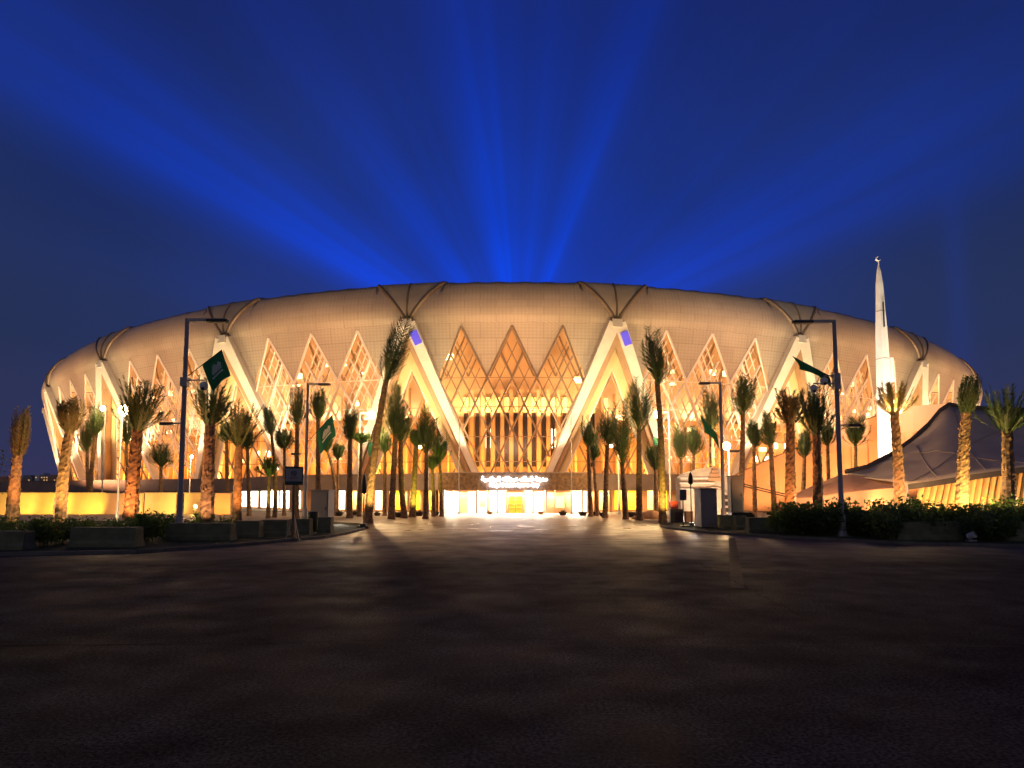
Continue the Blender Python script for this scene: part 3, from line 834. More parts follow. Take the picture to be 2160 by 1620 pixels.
# ================================================================== RAMP BUILDING on the right
rb = thing('ramp_building', (38, 74, 0), 'peach walled ramp building climbing to the right behind the minaret', 'building')
rtop = [(1556, 1000, 86), (1640, 962, 84), (1705, 938, 82), (1785, 902, 80), (1880, 865, 78), (1925, 856, 77), (2006, 851, 76), (2090, 862, 76)]
tops = [at(*p) for p in rtop]
mb = MB()
for a, c in zip(tops, tops[1:]):
    ha, hc = max(1.0, a.z * .24), max(1.0, c.z * .24)
    mb.quad((a.x, a.y, a.z - ha), (c.x, c.y, c.z - hc), c, a)
    mb.quad(a, c, (c.x, c.y + .5, c.z), (a.x, a.y + .5, a.z))
    mb.quad((a.x, a.y, a.z - ha), (a.x, a.y + 1.5, a.z - ha), (c.x, c.y + 1.5, c.z - hc), (c.x, c.y, c.z - hc))
    mb.quad((a.x, a.y + .5, a.z), (c.x, c.y + .5, c.z), (c.x, c.y + .5, 0), (a.x, a.y + .5, 0))
mb.build('parapet', M_PEACH, rb)
mb = MB()
for a, c in zip(tops, tops[1:]):
    mb.quad((a.x, a.y + 1.2, 0), (c.x, c.y + 1.2, 0), (c.x, c.y + 1.2, c.z), (a.x, a.y + 1.2, a.z))
mb.build('lower_wall', M_PEACH, rb)
def on_ramp(px):
    for a, c, pa, pc in zip(tops, tops[1:], rtop, rtop[1:]):
        if pa[0] <= px <= pc[0]:
            u = (px - pa[0]) / (pc[0] - pa[0]); return a.lerp(c, u)
for px in (1640, 1668, 1700, 1725, 1752, 1776, 1802, 1838, 1872, 1905, 1935):
    q = on_ramp(px)
    mb = MB(); mb.box((q.x, q.y + .75, q.z * .38), (.5, .85, q.z * .755)); mb.build('pier', M_PEACH, rb)
for p0, p1, z0, z1 in ((1575, 1634, .3, 2.9), (1646, 1662, .3, 4.0), (1674, 1694, .3, 4.2)):
    a, c = on_ramp(p0), on_ramp(p1)
    mb = MB(); mb.beam((a.x, a.y + 1.08, (z0 + z1) / 2), (c.x, c.y + 1.08, (z0 + z1) / 2), .12, z1 - z0, side=Vector((c.y - a.y, a.x - c.x, 0))); mb.build('lit_window', M_LITGOLD, rb)  # glowing panels stand in for the yellow lit recess
mb = MB()
for dz in (0, -.25): mb.beam(at(1556, 1018, 80) + Vector((0, 0, dz)), at(1672, 1046, 76) + Vector((0, 0, dz)), .12, .12)
mb.build('handrail', M_DARKSTEEL, rb)
for px, e in ((1600, 500), (1700, 600), (1800, 900), (1900, 900), (1985, 700)):
    q = on_ramp(px); light('SPOT', (q.x - 1, q.y - 5, .5), e * 5.5, (1, .46, .17), .3, target=(q.x, q.y, q.z * .8), spot=R(95))

# ================================================================== TENTS on the right
tt = thing('tensile_tent', (37, 50, 0), 'big dark grey tensile tent with a swept ridge, right of the minaret', 'tent')
ridge = [(1786, 998, 52), (1830, 988, 54), (1880, 962, 56), (1925, 930, 57), (1962, 896, 58), (1985, 868, 58), (2003, 856, 58), (2030, 861, 58), (2080, 865, 58), (2160, 868, 58), (2330, 880, 58), (2500, 975, 56)]
eave = [(1786, 1000, 52), (1822, 1008, 49), (1856, 1013, 46.5), (1884, 1017, 45), (1915, 1022, 44), (1960, 1016, 44), (2010, 1008, 44), (2060, 1000, 44), (2110, 993, 44), (2160, 986, 44), (2330, 970, 44), (2500, 990, 46)]
mb = MB(); NR = 12
for i, (r_, e_) in enumerate(zip(ridge, eave)):
    a, c = at(*r_), at(*e_)
    for j in range(NR + 1):
        u = j / NR
        p = a.lerp(c, u); sag = math.sin(PI * u) * .12 * (a - c).length * (.6 if i > 3 else .25)
        p.z -= sag * .55
        mb.v.append(tuple(p))
for i in range(len(ridge) - 1):
    for j in range(NR):
        k_ = NR + 1
        mb.f.append((i * k_ + j, (i + 1) * k_ + j, (i + 1) * k_ + j + 1, i * k_ + j + 1))
o = mb.build('canopy', M_TENT, tt, smooth=True)
sd = o.modifiers.new('thickness', 'SOLIDIFY'); sd.thickness = .04
mb = MB(); mb.tube([at(*p) + Vector((0, .0, .12)) for p in ridge], .2, 8); mb.build('ridge_band', M_TENTEDGE, tt, smooth=True)
mb = MB()
for a, c in zip(eave[4:], eave[5:]):
    A, B_ = at(*a), at(*c); mb.beam(A + Vector((0, -.05, -.16)), B_ + Vector((0, -.05, -.16)), .10, .34, side=(0, 1, 0))
mb.build('valance', M_TENTEDGE, tt)
def tent_pt(i, u):
    k_ = NR + 1; i0 = int(i); fi = i - i0; j = u * NR; j0 = min(NR - 1, int(j)); fj = j - j0
    g = lambda a, b_: Vector(canv[a * k_ + b_])
    return (g(i0, j0).lerp(g(i0, j0 + 1), fj)).lerp(g(min(i0 + 1, len(ridge) - 1), j0).lerp(g(min(i0 + 1, len(ridge) - 1), j0 + 1), fj), fi) + Vector((0, -.05, .05))
canv = [v.co.copy() for v in o.data.vertices]
mb = MB()
for (i0, u0, i1, u1) in ((4, .95, 8.6, .25), (2.4, .25, 9.6, .95), (3.3, .2, 5.3, .95), (6.3, .05, 7.4, .95)):
    mb.tube([tent_pt(i0 + (i1 - i0) * k / 20, u0 + (u1 - u0) * k / 20) for k in range(21)], .035, 5)
mb.build('seam', M_CONC2, tt, smooth=True)
mb = MB(); q = at(1913, 1022, 44.2); mb.tube([(q.x, q.y, 0), (q.x, q.y, q.z)], .09, 8); mb.tube([at(2003, 857, 58), (at(2003, 857, 58).x, 58, 0)], .15, 8); mb.build('mast', M_STEEL, tt)

cw = thing('corrugated_screen', (at(2040, 1040, 46).x, 46, 0), 'corrugated slanted ribbed screen glowing amber under the dark tent', 'screen')
CY = 44.75
mb = MB(); xa, xb = at(1916, 1050, CY).x, at(2330, 1050, CY).x
npl = 30
ev = [at(*e_) for e_ in eave[4:-1]]
def eave_z(x):
    for a, c in zip(ev, ev[1:]):
        if x <= c.x: return a.z + (c.z - a.z) * max(0, x - a.x) / (c.x - a.x)
    return ev[-1].z
for i in range(npl):
    x0 = xa + (xb - xa) * i / npl; x1 = xa + (xb - xa) * (i + .5) / npl; x2 = xa + (xb - xa) * (i + 1) / npl
    sh = .75
    for (u, v, du, dv_) in ((x0, x1, 0, -.28), (x1, x2, -.28, 0)):
        mb.quad((u, CY + du, 0), (v, CY + dv_, 0), (v + sh, CY + dv_, eave_z(v + sh) - .30), (u + sh, CY + du, eave_z(u + sh) - .30))
mb.build('ribbed_panel', mat('ribbed_amber_sheet', (.62, .40, .17), .5, noise=.08, nscale=1), cw)
mb = MB(); mb.box(((xa + xb) / 2, CY - .34, .5), (xb - xa, .08, .1)); mb.build('rail', M_STEEL, cw)
for px in (1945, 2040, 2130): light('SPOT', (at(px, 1050, 43).x - 3.0, 42.6, .4), 1000, (1, .47, .15), .15, target=(at(px, 1050, 44.7).x, 44.7, 2.0), spot=R(120))

pt_ = thing('peach_tent', (at(1790, 1040, 46).x, 46, 0), 'low peach frame tent with sloping roof in front of the dark tent', 'tent')
pr = [(1668, 1046, 50), (1720, 1022, 50), (1768, 1003, 50), (1795, 1000, 50), (1850, 1008, 49), (1890, 1016, 47)]
pe = [(1664, 1050, 45), (1716, 1049, 44), (1770, 1040, 44), (1800, 1037, 44), (1850, 1032, 44), (1888, 1029, 44)]
mb = MB()
for (a, c), (d, e) in zip(zip(pr, pr[1:]), zip(pe, pe[1:])): mb.quad(at(*d), at(*e), at(*c), at(*a))
mb.build('roof_sheet', mat('peach_tent_fabric', (.55, .30, .19), .8, noise=.06, nscale=1), pt_)
mb = MB()
for d, e in zip(pe, pe[1:]):
    A, B_ = at(*d), at(*e); mb.quad((A.x, A.y + .15, 0), (B_.x, B_.y + .15, 0), (B_.x, B_.y + .15, B_.z), (A.x, A.y + .15, A.z))
mb.build('side_sheet', MATS['peach_tent_fabric'], pt_)
for px in (1720, 1830): light('SPOT', (at(px, 1050, 39).x, 39.5, 2.6), 1300, (1, .46, .2), .2, target=(at(px, 1020, 46).x, 46, 2.2), spot=R(110))

# ================================================================== GARDEN WALL on the left
gw = thing('garden_wall', (-42, 72, 0), 'low cream garden wall lit amber from below, left of the entrance plaza', 'wall')
for p0, p1 in ((-260, -60), (-60, 224), (226, 305), (307, 373), (390, 444), (446, 490)):
    a, c = gx(p0, 72.3, 1060), gx(p1, 72.3, 1060)
    dy_ = .0 if p0 not in (226, 446) else -.35
    mb = MB(); mb.box(((a + c) / 2, 72.3 + dy_, 1.09), (c - a, .35, 2.18)); mb.build('wall_panel', M_WALLY, gw)
mb = MB(); a, c = gx(-260, 72.3, 1060), gx(490, 72.3, 1060); mb.box(((a + c) / 2, 72.3, 2.22), (c - a, .55, .09)); mb.build('coping', M_CONC2, gw)
for px, e, col in ((20, 330, (1, .52, .08)), (95, 420, (1, .55, .07)), (170, 420, (1, .55, .07)), (265, 260, (1, .38, .12)), (340, 380, (1, .6, .14)), (470, 260, (1, .33, .05))):
    light('SPOT', (gx(px, 69.4), 69.2, .3), e * 2.3, col, .15, target=(gx(px, 72), 72, 1.3), spot=R(120))

# ================================================================== DISTANT TOWN, far left
for i, (px0, px1, yt, m, lab) in enumerate(((-40, 20, 1009, M_PEACH, 'low dim block on the far skyline at the left edge'), (24, 66, 1006, M_CONC2, 'long grey block on the far skyline left of the stadium'),
                                       (72, 82, 1001, M_WHITE, 'slim pale tower on the far skyline left of the stadium'), (84, 118, 1005, M_PEACH, 'amber tinted block on the far skyline touching the stadium'))):
    Y = 420
    a, c = at(px0, 1030, Y), at(px1, 1030, Y); zt = at(px0, yt, Y).z
    h = thing('distant_building', ((a.x + c.x) / 2, Y, 0), lab, 'building', 'far skyline buildings')
    mb = MB(); mb.box(((a.x + c.x) / 2, Y + 6, zt / 2), (c.x - a.x, 12, zt)); mb.box(((a.x + c.x) / 2 + 1, Y + 6, zt + .6), ((c.x - a.x) * .4, 6, 1.2)); mb.build('wall', m, h)
    mb = MB()
    for x in range(int((c.x - a.x) / 1.6)):
        for z in range(2, int(zt / 1.6) + 1):
            if random.random() < .4: mb.box((a.x + .8 + x * 1.6, Y - .03, z * 1.6 - .6), (.8, .08, .7))
    if mb.v: mb.build('window', mat('far_lit_window', (.8, .5, .2), .5, emit=(1, .6, .25), estr=.5), h)

# ================================================================== PALMS
def frond(mb, base, axis, out_dir, length, bow, spread, nleaf=13, leaf=.32, droop=0., r0=0.):
    """one frond: a curved rachis with two rows of pointed leaflets"""
    side = axis.cross(out_dir).normalized()
    pts = []
    n = 9
    for i in range(n + 1):
        u = i / n
        r = bow * math.sin(PI * min(1, u * .95 + .02)) * .9 + spread * u
        p = base + out_dir * r0 + axis * (length * u - droop * u * u * length * .5) + out_dir * r
        pts.append(p)
    for i in range(n):
        d = (pts[i + 1] - pts[i]).normalized(); wv = side * (.035 * (1 - i / n) + .008)
        mb.quad(pts[i] - wv, pts[i] + wv, pts[i + 1] + wv * .8, pts[i + 1] - wv * .8)
    for i in range(nleaf):
        u = .12 + .86 * i / (nleaf - 1)
        x = u * n; i0 = min(n - 1, int(x)); p = pts[i0].lerp(pts[i0 + 1], x - i0); d = (pts[i0 + 1] - pts[i0]).normalized()
        ll = leaf * (1.15 - .55 * abs(u - .45) * 2 * .8) * random.uniform(.8, 1.2)
        for sgn in (-1, 1):
            tip = p + d * ll * .85 + side * sgn * ll * random.uniform(.35, .95) + out_dir * ll * random.uniform(-.1, .55)
            wq = d.cross(side).normalized() * .0 + d * .05
            mb.tri(p - wq, p + wq, tip)

def palm(pb, pt, ytt, pct, yct, Y, wpx, kind, label, bend=0., rbase=.24, amber_lit=False, group='palm trees in front of the stadium', basez=0.):
    """pb base column, (pt,ytt) trunk top, (pct,yct) crown tip in photo pixels, at depth Y"""
    B0 = Vector((gx(pb, Y), Y, basez)); T0 = at(pt, ytt, Y); C0 = at(pct, yct, Y)
    pxm = Y / F
    p = thing('palm_tree', B0, label, 'palm tree', group)
    # trunk with ringed leaf scars
    mb = MB(); Lh = (T0 - B0).length; n = max(14, int(Lh / .13)); seg = 10
    mid = (B0 + T0) / 2 + Vector((bend, 0, 0))
    ph = random.uniform(0, 6)
    for i in range(n + 1):
        u = i / n
        c = B0.lerp(mid, u).lerp(mid.lerp(T0, u), u)
        r = rbase * (1.15 - .40 * u)
        if u < .06: r *= 1 + (.06 - u) * 4
        for j in range(seg):
            a = 2 * PI * j / seg
            rr = r * (1 + .16 * (((i + (j % 2) * 1.5) % 3) / 3 - .4) + .05 * math.sin(3 * a + ph + i * .7) + random.uniform(-.04, .04))
            mb.v.append((c.x + rr * math.cos(a), c.y + rr * math.sin(a), c.z))
    for i in range(n):
        for j in range(seg):
            mb.f.append((i * seg + j, i * seg + (j + 1) % seg, (i + 1) * seg + (j + 1) % seg, (i + 1) * seg + j))
    mb.f.append(tuple(n * seg + j for j in range(seg)))
    # cut leaf stubs
    ns = int(Lh * (9 if rbase > .3 else 4))
    for _ in range(ns):
        u = random.uniform(.05, 1); c = B0.lerp(mid, u).lerp(mid.lerp(T0, u), u); a = random.uniform(0, 2 * PI); r = rbase * (1.1 - .35 * u)
        o_ = Vector((math.cos(a), math.sin(a), 0)); s_ = Vector((-math.sin(a), math.cos(a), 0)) * .06
        q = c + o_ * r * .9; tip = c + o_ * (r + .10) + Vector((0, 0, .16))
        mb.quad(q - s_, q + s_, tip + s_ * .5, tip - s_ * .5)
    mb.build('trunk', M_TRUNK, p)
    mb = MB()
    ax = (C0 - T0); Lc = ax.length; ax.normalize()
    Rw = wpx / 2 * pxm
    e1 = ax.cross(Vector((0, 1, 0))).normalized(); e2 = ax.cross(e1).normalized()
    start = T0 - ax * .25
    rt = rbase * .6
    if kind == 'tied':
        shp = random.uniform(.75, 1.15); lop = Vector((random.uniform(-.25, .25), 0, 0)) * Rw
        for i in range(22):
            a = 2 * PI * i / 22 * 5.0 + random.uniform(-.3, .3); od = e1 * math.cos(a) + e2 * math.sin(a)
            frond(mb, start + ax * random.uniform(0, .16) * Lc, (ax + lop * random.uniform(0, .5)).normalized(), od, Lc * random.uniform(.55, 1.04), Rw * random.uniform(.05, .55) * shp, Rw * random.uniform(.15, .85), 17, max(.36, Rw * .7), r0=rt * .7, droop=random.uniform(0, .12))
        for i in range(7):
            a = random.uniform(0, 2 * PI); od = e1 * math.cos(a) + e2 * math.sin(a)
            frond(mb, start, ax, od, Lc * random.uniform(.35, .85), Rw * .4, Rw * random.uniform(.8, 1.35), 13, .36, droop=random.uniform(.1, .5), r0=rt)
    elif kind == 'bundle':
        for i in range(46):
            a = random.uniform(0, 2 * PI); od = e1 * math.cos(a) + e2 * math.sin(a)
            frond(mb, start, ax, od, Lc * random.uniform(.75, 1.03), Rw * random.uniform(.15, .5), Rw * random.uniform(.1, .7), 13, .24, r0=rt)
    elif kind == 'flare':
        for i in range(26):
            a = 2 * PI * i / 26 * 7 + random.uniform(-.3, .3); od = e1 * math.cos(a) + e2 * math.sin(a)
            frond(mb, start, ax, od, Lc * random.uniform(.62, 1.06), Rw * random.uniform(-.12, .12), Rw * random.uniform(.2, 1.15), 22, .30, droop=random.uniform(0, .14), r0=rt)
        for i in range(8):
            a = random.uniform(0, 2 * PI); od = e1 * math.cos(a) + e2 * math.sin(a)
            frond(mb, start, ax, od, Lc * random.uniform(.5, .8), Rw * .35, Rw * random.uniform(.9, 1.3), 20, .28, droop=random.uniform(.4, .9), r0=rt)
    elif kind == 'droop':
        for i in range(34):
            a = 2 * PI * i / 34 * 7 + random.uniform(-.3, .3); od = e1 * math.cos(a) + e2 * math.sin(a)
            frond(mb, start, ax, od, Lc * random.uniform(.7, 1.05), Rw * random.uniform(.1, .5), Rw * random.uniform(.2, .95), 15, .34, droop=random.uniform(.1, .45), r0=rt)
    mb.build('crown', M_FROND2 if amber_lit else M_FROND, p)
    return p

PALMS = [
 # base, trunk top, crown tip, depth, width, kind, label
 (28, 38, 960, 50, 850, 40, 26, 'bundle', 'leaning palm with bound brown crown alone against the sky at the far left', dict(rbase=.32, amber_lit=True, bend=-.15)),
 (128, 147, 905, 150, 822, 38, 42, 'droop', 'palm with amber lit trunk and brown bound crown in front of the stadium left end', dict(rbase=.30, amber_lit=True, bend=-.2)),
 (190, 184, 950, 181, 888, 78, 26, 'tied', 'small dark palm behind the garden wall, shorter of a close pair', dict(rbase=.2, bend=-.2)),
 (192, 203, 915, 209, 850, 77, 30, 'tied', 'dark palm leaning right behind the garden wall, taller of a close pair', dict(rbase=.24, bend=-.5)),
 (270, 267, 935, 265, 868, 77, 20, 'tied', 'narrow dark palm just left of the big shaggy palm by the left street lamp', dict(rbase=.18)),
 (275, 290, 900, 300, 792, 36, 78, 'flare', 'big palm with scaly orange trunk and wide open crown left of the tall lamp post', dict(rbase=.34, amber_lit=False)),
 (337, 340, 985, 341, 936, 82, 40, 'tied', 'short dark palm with rounded crown behind the garden wall', dict(rbase=.22)),
 (437, 443, 890, 456, 790, 37, 76, 'flare', 'big dark trunked palm just right of the tall left lamp post, under the green flag', dict(rbase=.34)),
 (480, 478, 930, 474, 885, 77, 26, 'tied', 'slim dark palm between two big shaggy palms left of the plaza', dict(rbase=.22)),
 (499, 505, 935, 515, 840, 42, 74, 'flare', 'palm with orange trunk and feathery open crown, right of the palm under the flag', dict(rbase=.27)),
 (526, 522, 945, 520, 895, 66, 24, 'tied', 'short thin palm half hidden right of the feathery open palm', dict(rbase=.18)),
 (580, 572, 912, 563, 850, 62, 22, 'tied', 'slim palm leaning left with narrow dark crown near the left pillar foot', dict(rbase=.17, bend=.4)),
 (600, 600, 945, 596, 902, 66, 36, 'tied', 'low palm with round blue green crown left of the framed sign post', dict(rbase=.16)),
 (566, 568, 1000, 568, 960, 60, 40, 'flare', 'small young palm with yellow lit fronds left of the framed sign', dict(rbase=.16)),
 (625, 627, 892, 628, 812, 58, 28, 'tied', 'straight palm with narrow brush crown just left of the plain lamp post', dict(rbase=.22)),
 (671, 671, 880, 673, 818, 60, 32, 'tied', 'straight palm with brush crown just right of the plain lamp post on the left', dict(rbase=.22)),
 (706, 690, 948, 688, 905, 66, 28, 'tied', 'crooked palm behind the hanging green flag left of the entrance', dict(rbase=.17, bend=.7)),
 (712, 713, 965, 716, 928, 68, 24, 'droop', 'small thin palm right of the crooked one behind the flag', dict(rbase=.13)),
 (738, 738, 925, 740, 853, 60, 30, 'tied', 'straight palm with tall grey green crown left of the glowing street lamp', dict(rbase=.24)),
 (777, 815, 800, 858, 678, 50, 46, 'tied', 'very tall palm leaning right whose crown reaches the left pillar head', dict(rbase=.27, bend=-.35)),
 (758, 762, 930, 766, 905, 64, 44, 'droop', 'low palm with dark drooping crown behind the glowing lamp post', dict(rbase=.18)),
 (826, 834, 915, 838, 812, 58, 42, 'tied', 'tall palm with thick dark brush crown right of the very tall leaning palm', dict(rbase=.25)),
 (854, 846, 930, 843, 850, 60, 44, 'tied', 'palm with slightly bent trunk right behind the thick brush crown', dict(rbase=.25, bend=-.3)),
 (812, 812, 950, 812, 905, 66, 22, 'tied', 'thin palm with little crown between the leaning palm and the brush palm', dict(rbase=.18)),
 (870, 878, 935, 882, 895, 62, 26, 'droop', 'palm with yellow lit trunk beside the small glowing lamp left of the entrance', dict(rbase=.26)),
 (898, 900, 950, 905, 862, 58, 46, 'tied', 'palm with wide dark crown curling over at its tip, left of the entrance hall', dict(rbase=.2)),
 (932, 928, 970, 926, 917, 64, 38, 'tied', 'palm with rounded dark crown nearest the left side of the entrance hall', dict(rbase=.16)),
 (915, 912, 985, 912, 955, 64, 26, 'droop', 'very short palm with bright green crown left of the entrance fascia', dict(rbase=.18)),
 (1246, 1241, 940, 1240, 878, 64, 26, 'tied', 'slim palm with narrow crown nearest the right side of the entrance hall', dict(rbase=.2)),
 (1260, 1252, 965, 1250, 920, 66, 24, 'tied', 'thin short palm beside the slim palm right of the entrance hall', dict(rbase=.15)),
 (1276, 1281, 938, 1286, 862, 61, 36, 'tied', 'palm with silvery green crown second in line right of the entrance hall', dict(rbase=.22)),
 (1320, 1312, 975, 1308, 850, 57, 48, 'tied', 'palm with long brownish crown left of the tallest crowns on the right', dict(rbase=.22)),
 (1348, 1348, 905, 1352, 796, 55, 52, 'tied', 'palm with big bushy crown right of the long brownish one', dict(rbase=.24)),
 (1397, 1386, 805, 1371, 697, 50, 46, 'tied', 'very tall thin palm standing by the right pillar, highest on the right', dict(rbase=.24, bend=.25)),
 (1384, 1383, 985, 1381, 922, 60, 40, 'droop', 'short palm with pale streaked crown under the very tall thin palm', dict(rbase=.18)),
 (1437, 1437, 965, 1437, 888, 64, 30, 'tied', 'left one of twin dark crowned palms behind the gatehouse', dict(rbase=.17)),
 (1463, 1463, 955, 1462, 896, 65, 30, 'tied', 'right one of twin dark crowned palms behind the gatehouse', dict(rbase=.17)),
 (1503, 1501, 912, 1500, 818, 58, 38, 'tied', 'palm with tall brush crown just left of the plain lamp post on the right', dict(rbase=.24)),
 (1560, 1567, 870, 1572, 788, 52, 40, 'tied', 'tall palm with curled tip crown right of the plain lamp post on the right', dict(rbase=.21, bend=.1)),
 (1592, 1590, 938, 1588, 884, 54, 26, 'tied', 'slim palm with small crown left of the bare ramp wall', dict(rbase=.16)),
 (1634, 1625, 935, 1621, 870, 50, 28, 'tied', 'slim dark palm with straight trunk in front of the ramp building', dict(rbase=.18)),
 (1666, 1667, 890, 1667, 812, 40, 54, 'flare', 'palm with orange trunk and V shaped brown crown left of the tall right lamp post', dict(rbase=.30, amber_lit=True)),
 (1726, 1722, 910, 1719, 806, 38, 60, 'flare', 'palm with tall green V shaped crown touching the tall right lamp post', dict(rbase=.27)),
 (1692, 1697, 960, 1700, 905, 56, 22, 'tied', 'thin palm with pale trunk between two V crowned palms on the right', dict(rbase=.18)),
 (1748, 1746, 935, 1745, 882, 56, 26, 'tied', 'small dark palm partly behind the tall right lamp post', dict(rbase=.16)),
 (1804, 1805, 935, 1808, 878, 60, 36, 'tied', 'small palm with yellow lit lower fronds before the ramp wall', dict(rbase=.16)),
 (1898, 1886, 868, 1880, 796, 40, 58, 'flare', 'palm with ragged red brown crown beside the minaret and glowing lamp', dict(rbase=.30, amber_lit=True, bend=.1)),
 (2029, 2038, 868, 2052, 786, 40, 30, 'bundle', 'palm with knobbly yellow lit trunk and bound crown in front of the dark tent', dict(rbase=.34, bend=-.2)),
 (2128, 2124, 905, 2120, 802, 38, 84, 'flare', 'palm with open V shaped green crown at the right edge', dict(rbase=.33)),
]
for (pb, ptx, ytt, pct, yct, Y, wpx, kind, lab, kw) in PALMS:
    palm(pb, ptx, ytt, pct, yct, Y, wpx, kind, lab, **kw)
# unseen point lights added behind the hedges to backlight the leaves
for px, Y in ((60, 37.5), (220, 38), (360, 39), (1700, 40), (1830, 39), (1960, 38.6), (2070, 38.2), (2160, 38)):
    light('POINT', (gx(px, Y), Y, 1.5), 320, (1, .66, .32), .12)
# amber ground spots that light the near palms
for px, Y, e, c in ((45, 38.5, 130, (1, .36, .09)), (150, 36.8, 170, (1, .55, .14)), (262, 34.5, 170, (1, .37, .11)), (425, 35.8, 60, (1, .5, .25)), (512, 40.5, 110, (1, .36, .09)),
                    (792, 48, 260, (1, .68, .2)), (1655, 38.5, 130, (1, .37, .11)), (1738, 36.8, 90, (1, .45, .2)), (1912, 38.5, 150, (1, .37, .11)), (2042, 38.6, 300, (1, .62, .14)), (2142, 36.8, 130, (1, .36, .09)),
                    (875, 60.5, 130, (.9, .85, .1)), (1405, 48.5, 160, (1, .72, .12)), (566, 58.5, 40, (1, .85, .1)), (1815, 58.5, 60, (1, .85, .1))):
    light('SPOT', (gx(px, Y), Y - .6, .35), e * 10.5, c, .08, target=(gx(px, Y), Y + 1.6, 4.5), spot=R(95))

# ================================================================== STREET LAMPS
def flag_cloth(mb, p0, p1, drop, n=10, m=8, wave=.25, skew=0.):
    """cloth hanging from the staff p0-p1"""
    p0, p1 = Vector(p0), Vector(p1)
    for i in range(n + 1):
        for j in range(m + 1):
            u, v = i / n, j / m
            q = p0.lerp(p1, u) + Vector((skew * v, 0, -drop * v))
            q.y += wave * math.sin(u * 5 + v * 1.5) * v; q.x += .12 * wave * math.sin(v * 7 + u * 3) * v
            mb.v.append(tuple(q))
    for i in range(n):
        for j in range(m):
            mb.f.append((i * (m + 1) + j, (i + 1) * (m + 1) + j, (i + 1) * (m + 1) + j + 1, i * (m + 1) + j + 1))

def lamp(pb, Y, ytop, px_tip, label, lit=False, power=500, col=(1, .62, .28), r=.10, arm2=None, cam_dome=None, globe=.22, zb=0.):
    x = gx(pb, Y); zt = at(pb, ytop, Y).z
    dirx = 1 if px_tip > pb else -1
    alen = abs(px_tip - pb) * Y / F
    p = thing('street_lamp', (x, Y, zb), label, 'street lamp', 'street lamps along the driveway')
    mb = MB(); mb.tube([(x, Y, zb), (x, Y, zb + 1.1), (x, Y, zb + 1.12), (x, Y, zt)], [r * 1.45, r * 1.45, r, r * .72], 10); mb.build('pole', M_STEEL, p, smooth=True)
    mb = MB(); mb.box((x, Y, zb + .06), (r * 5, r * 5, .10)); mb.lathe((x, Y, zb + .1), [(r * 2, 0), (r * 1.6, .25)], 10); mb.build('base_plate', M_STEEL, p)
    mb = MB(); mb.box((x + dirx * alen * .5, Y, zt - r * .6), (alen, r * 1.3, r * 1.2)); mb.build('arm', M_STEEL, p)
    hl = min(1.0, max(.45, alen * .55))
    mb = MB(); mb.box((x + dirx * (alen - hl * .4), Y, zt - r * .6 - .03), (hl, .30, .13)); hd = mb.build('lamp_head', M_DARKSTEEL, p, bevel=.03)
    if lit:
        mb = MB(); c = Vector((x + dirx * (alen - hl * .3), Y - .05, zt - .28)); mb.lathe(c, [(.01, -globe), (globe * .7, -globe * .7), (globe, 0), (globe * .7, globe * .7), (.01, globe)], 12); mb.build('lamp_glass', M_LAMPGLASS, p, smooth=True)
        light('POINT', c + Vector((dirx * .3, -.9, -globe - .2)), power * 1.3, col, .25)
    else:
        mb = MB(); mb.box((x + dirx * (alen - hl * .35), Y, zt - r * .6 - .105), (hl * .6, .2, .03)); mb.build('lamp_glass', M_LAMPOFF, p)
    if arm2:
        pxt, y2 = arm2; z2 = at(pb, y2, Y).z; d2 = 1 if pxt > pb else -1; l2 = abs(pxt - pb) * Y / F
        mb = MB(); mb.box((x + d2 * l2 * .5, Y, z2), (l2, .07, .07)); mb.build('lower_arm', M_STEEL, p)
        mb = MB(); mb.box((x + d2 * l2 * .72, Y, z2 - .02), (l2 * .55, .28, .14)); mb.build('lamp_head', M_DARKSTEEL, p, bevel=.03)
    if cam_dome:
        for (pxd, yd) in cam_dome:
            c = at(pxd, yd, Y)
            mb = MB(); mb.beam((x, Y, c.z + .28), (c.x, Y, c.z + .28), .07, .07); mb.box((x, Y, c.z + .2), (.3, .3, .42)); mb.build('camera_bracket', M_STEEL, p)
            mb = MB(); mb.lathe(c, [(.02, -.20), (.14, -.14), (.19, .0), (.18, .12), (.06, .22)], 12); dm = mb.build('camera_dome', M_WHITE, p, smooth=True)
            mb = MB(); mb.lathe(c + Vector((0, -.10, -.10)), [(.02, -.09), (.08, -.05), (.09, .03), (.02, .06)], 10); mb.build('camera_lens', M_BLACK, dm)
    return p
lamp(379, 30.9, 672, 462, 'tall grey lamp post with long arm and camera dome at the left of the road', arm2=(331, 893), cam_dome=((430, 815),), r=.125)
lamp(1775, 33.0, 675, 1690, 'tall grey lamp post with camera domes behind the right concrete blocks', arm2=(1822, 897), cam_dome=((1716, 821), (1738, 805)), r=.125)
lamp(643, 48.9, 808, 688, 'plain unlit lamp post behind the pale cabinet on the left', arm2=(612, 957), r=.13)
lamp(1526, 47.6, 806, 1483, 'plain unlit lamp post behind the grey cabinets on the right', arm2=(1562, 951), r=.13)
lamp(755, 66, 870, 785, 'glowing street lamp left of the entrance beside the leaning palm', lit=True, power=2200, r=.13, globe=.40)
lamp(1415, 66, 868, 1386, 'glowing street lamp right of the entrance left of the gatehouse', lit=True, power=2200, r=.13, globe=.40)
lamp(903, 71, 938, 881, 'small glowing lamp nearest the entrance hall on its left', lit=True, power=900, r=.09, globe=.17)
lamp(1306, 71, 935, 1288, 'small glowing lamp nearest the entrance hall on its right', lit=True, power=900, r=.09, globe=.17)
lamp(248, 40, 856, 258, 'brightest glowing lamp on a thin pole before the garden wall at left', lit=True, power=420, r=.07, globe=.33)
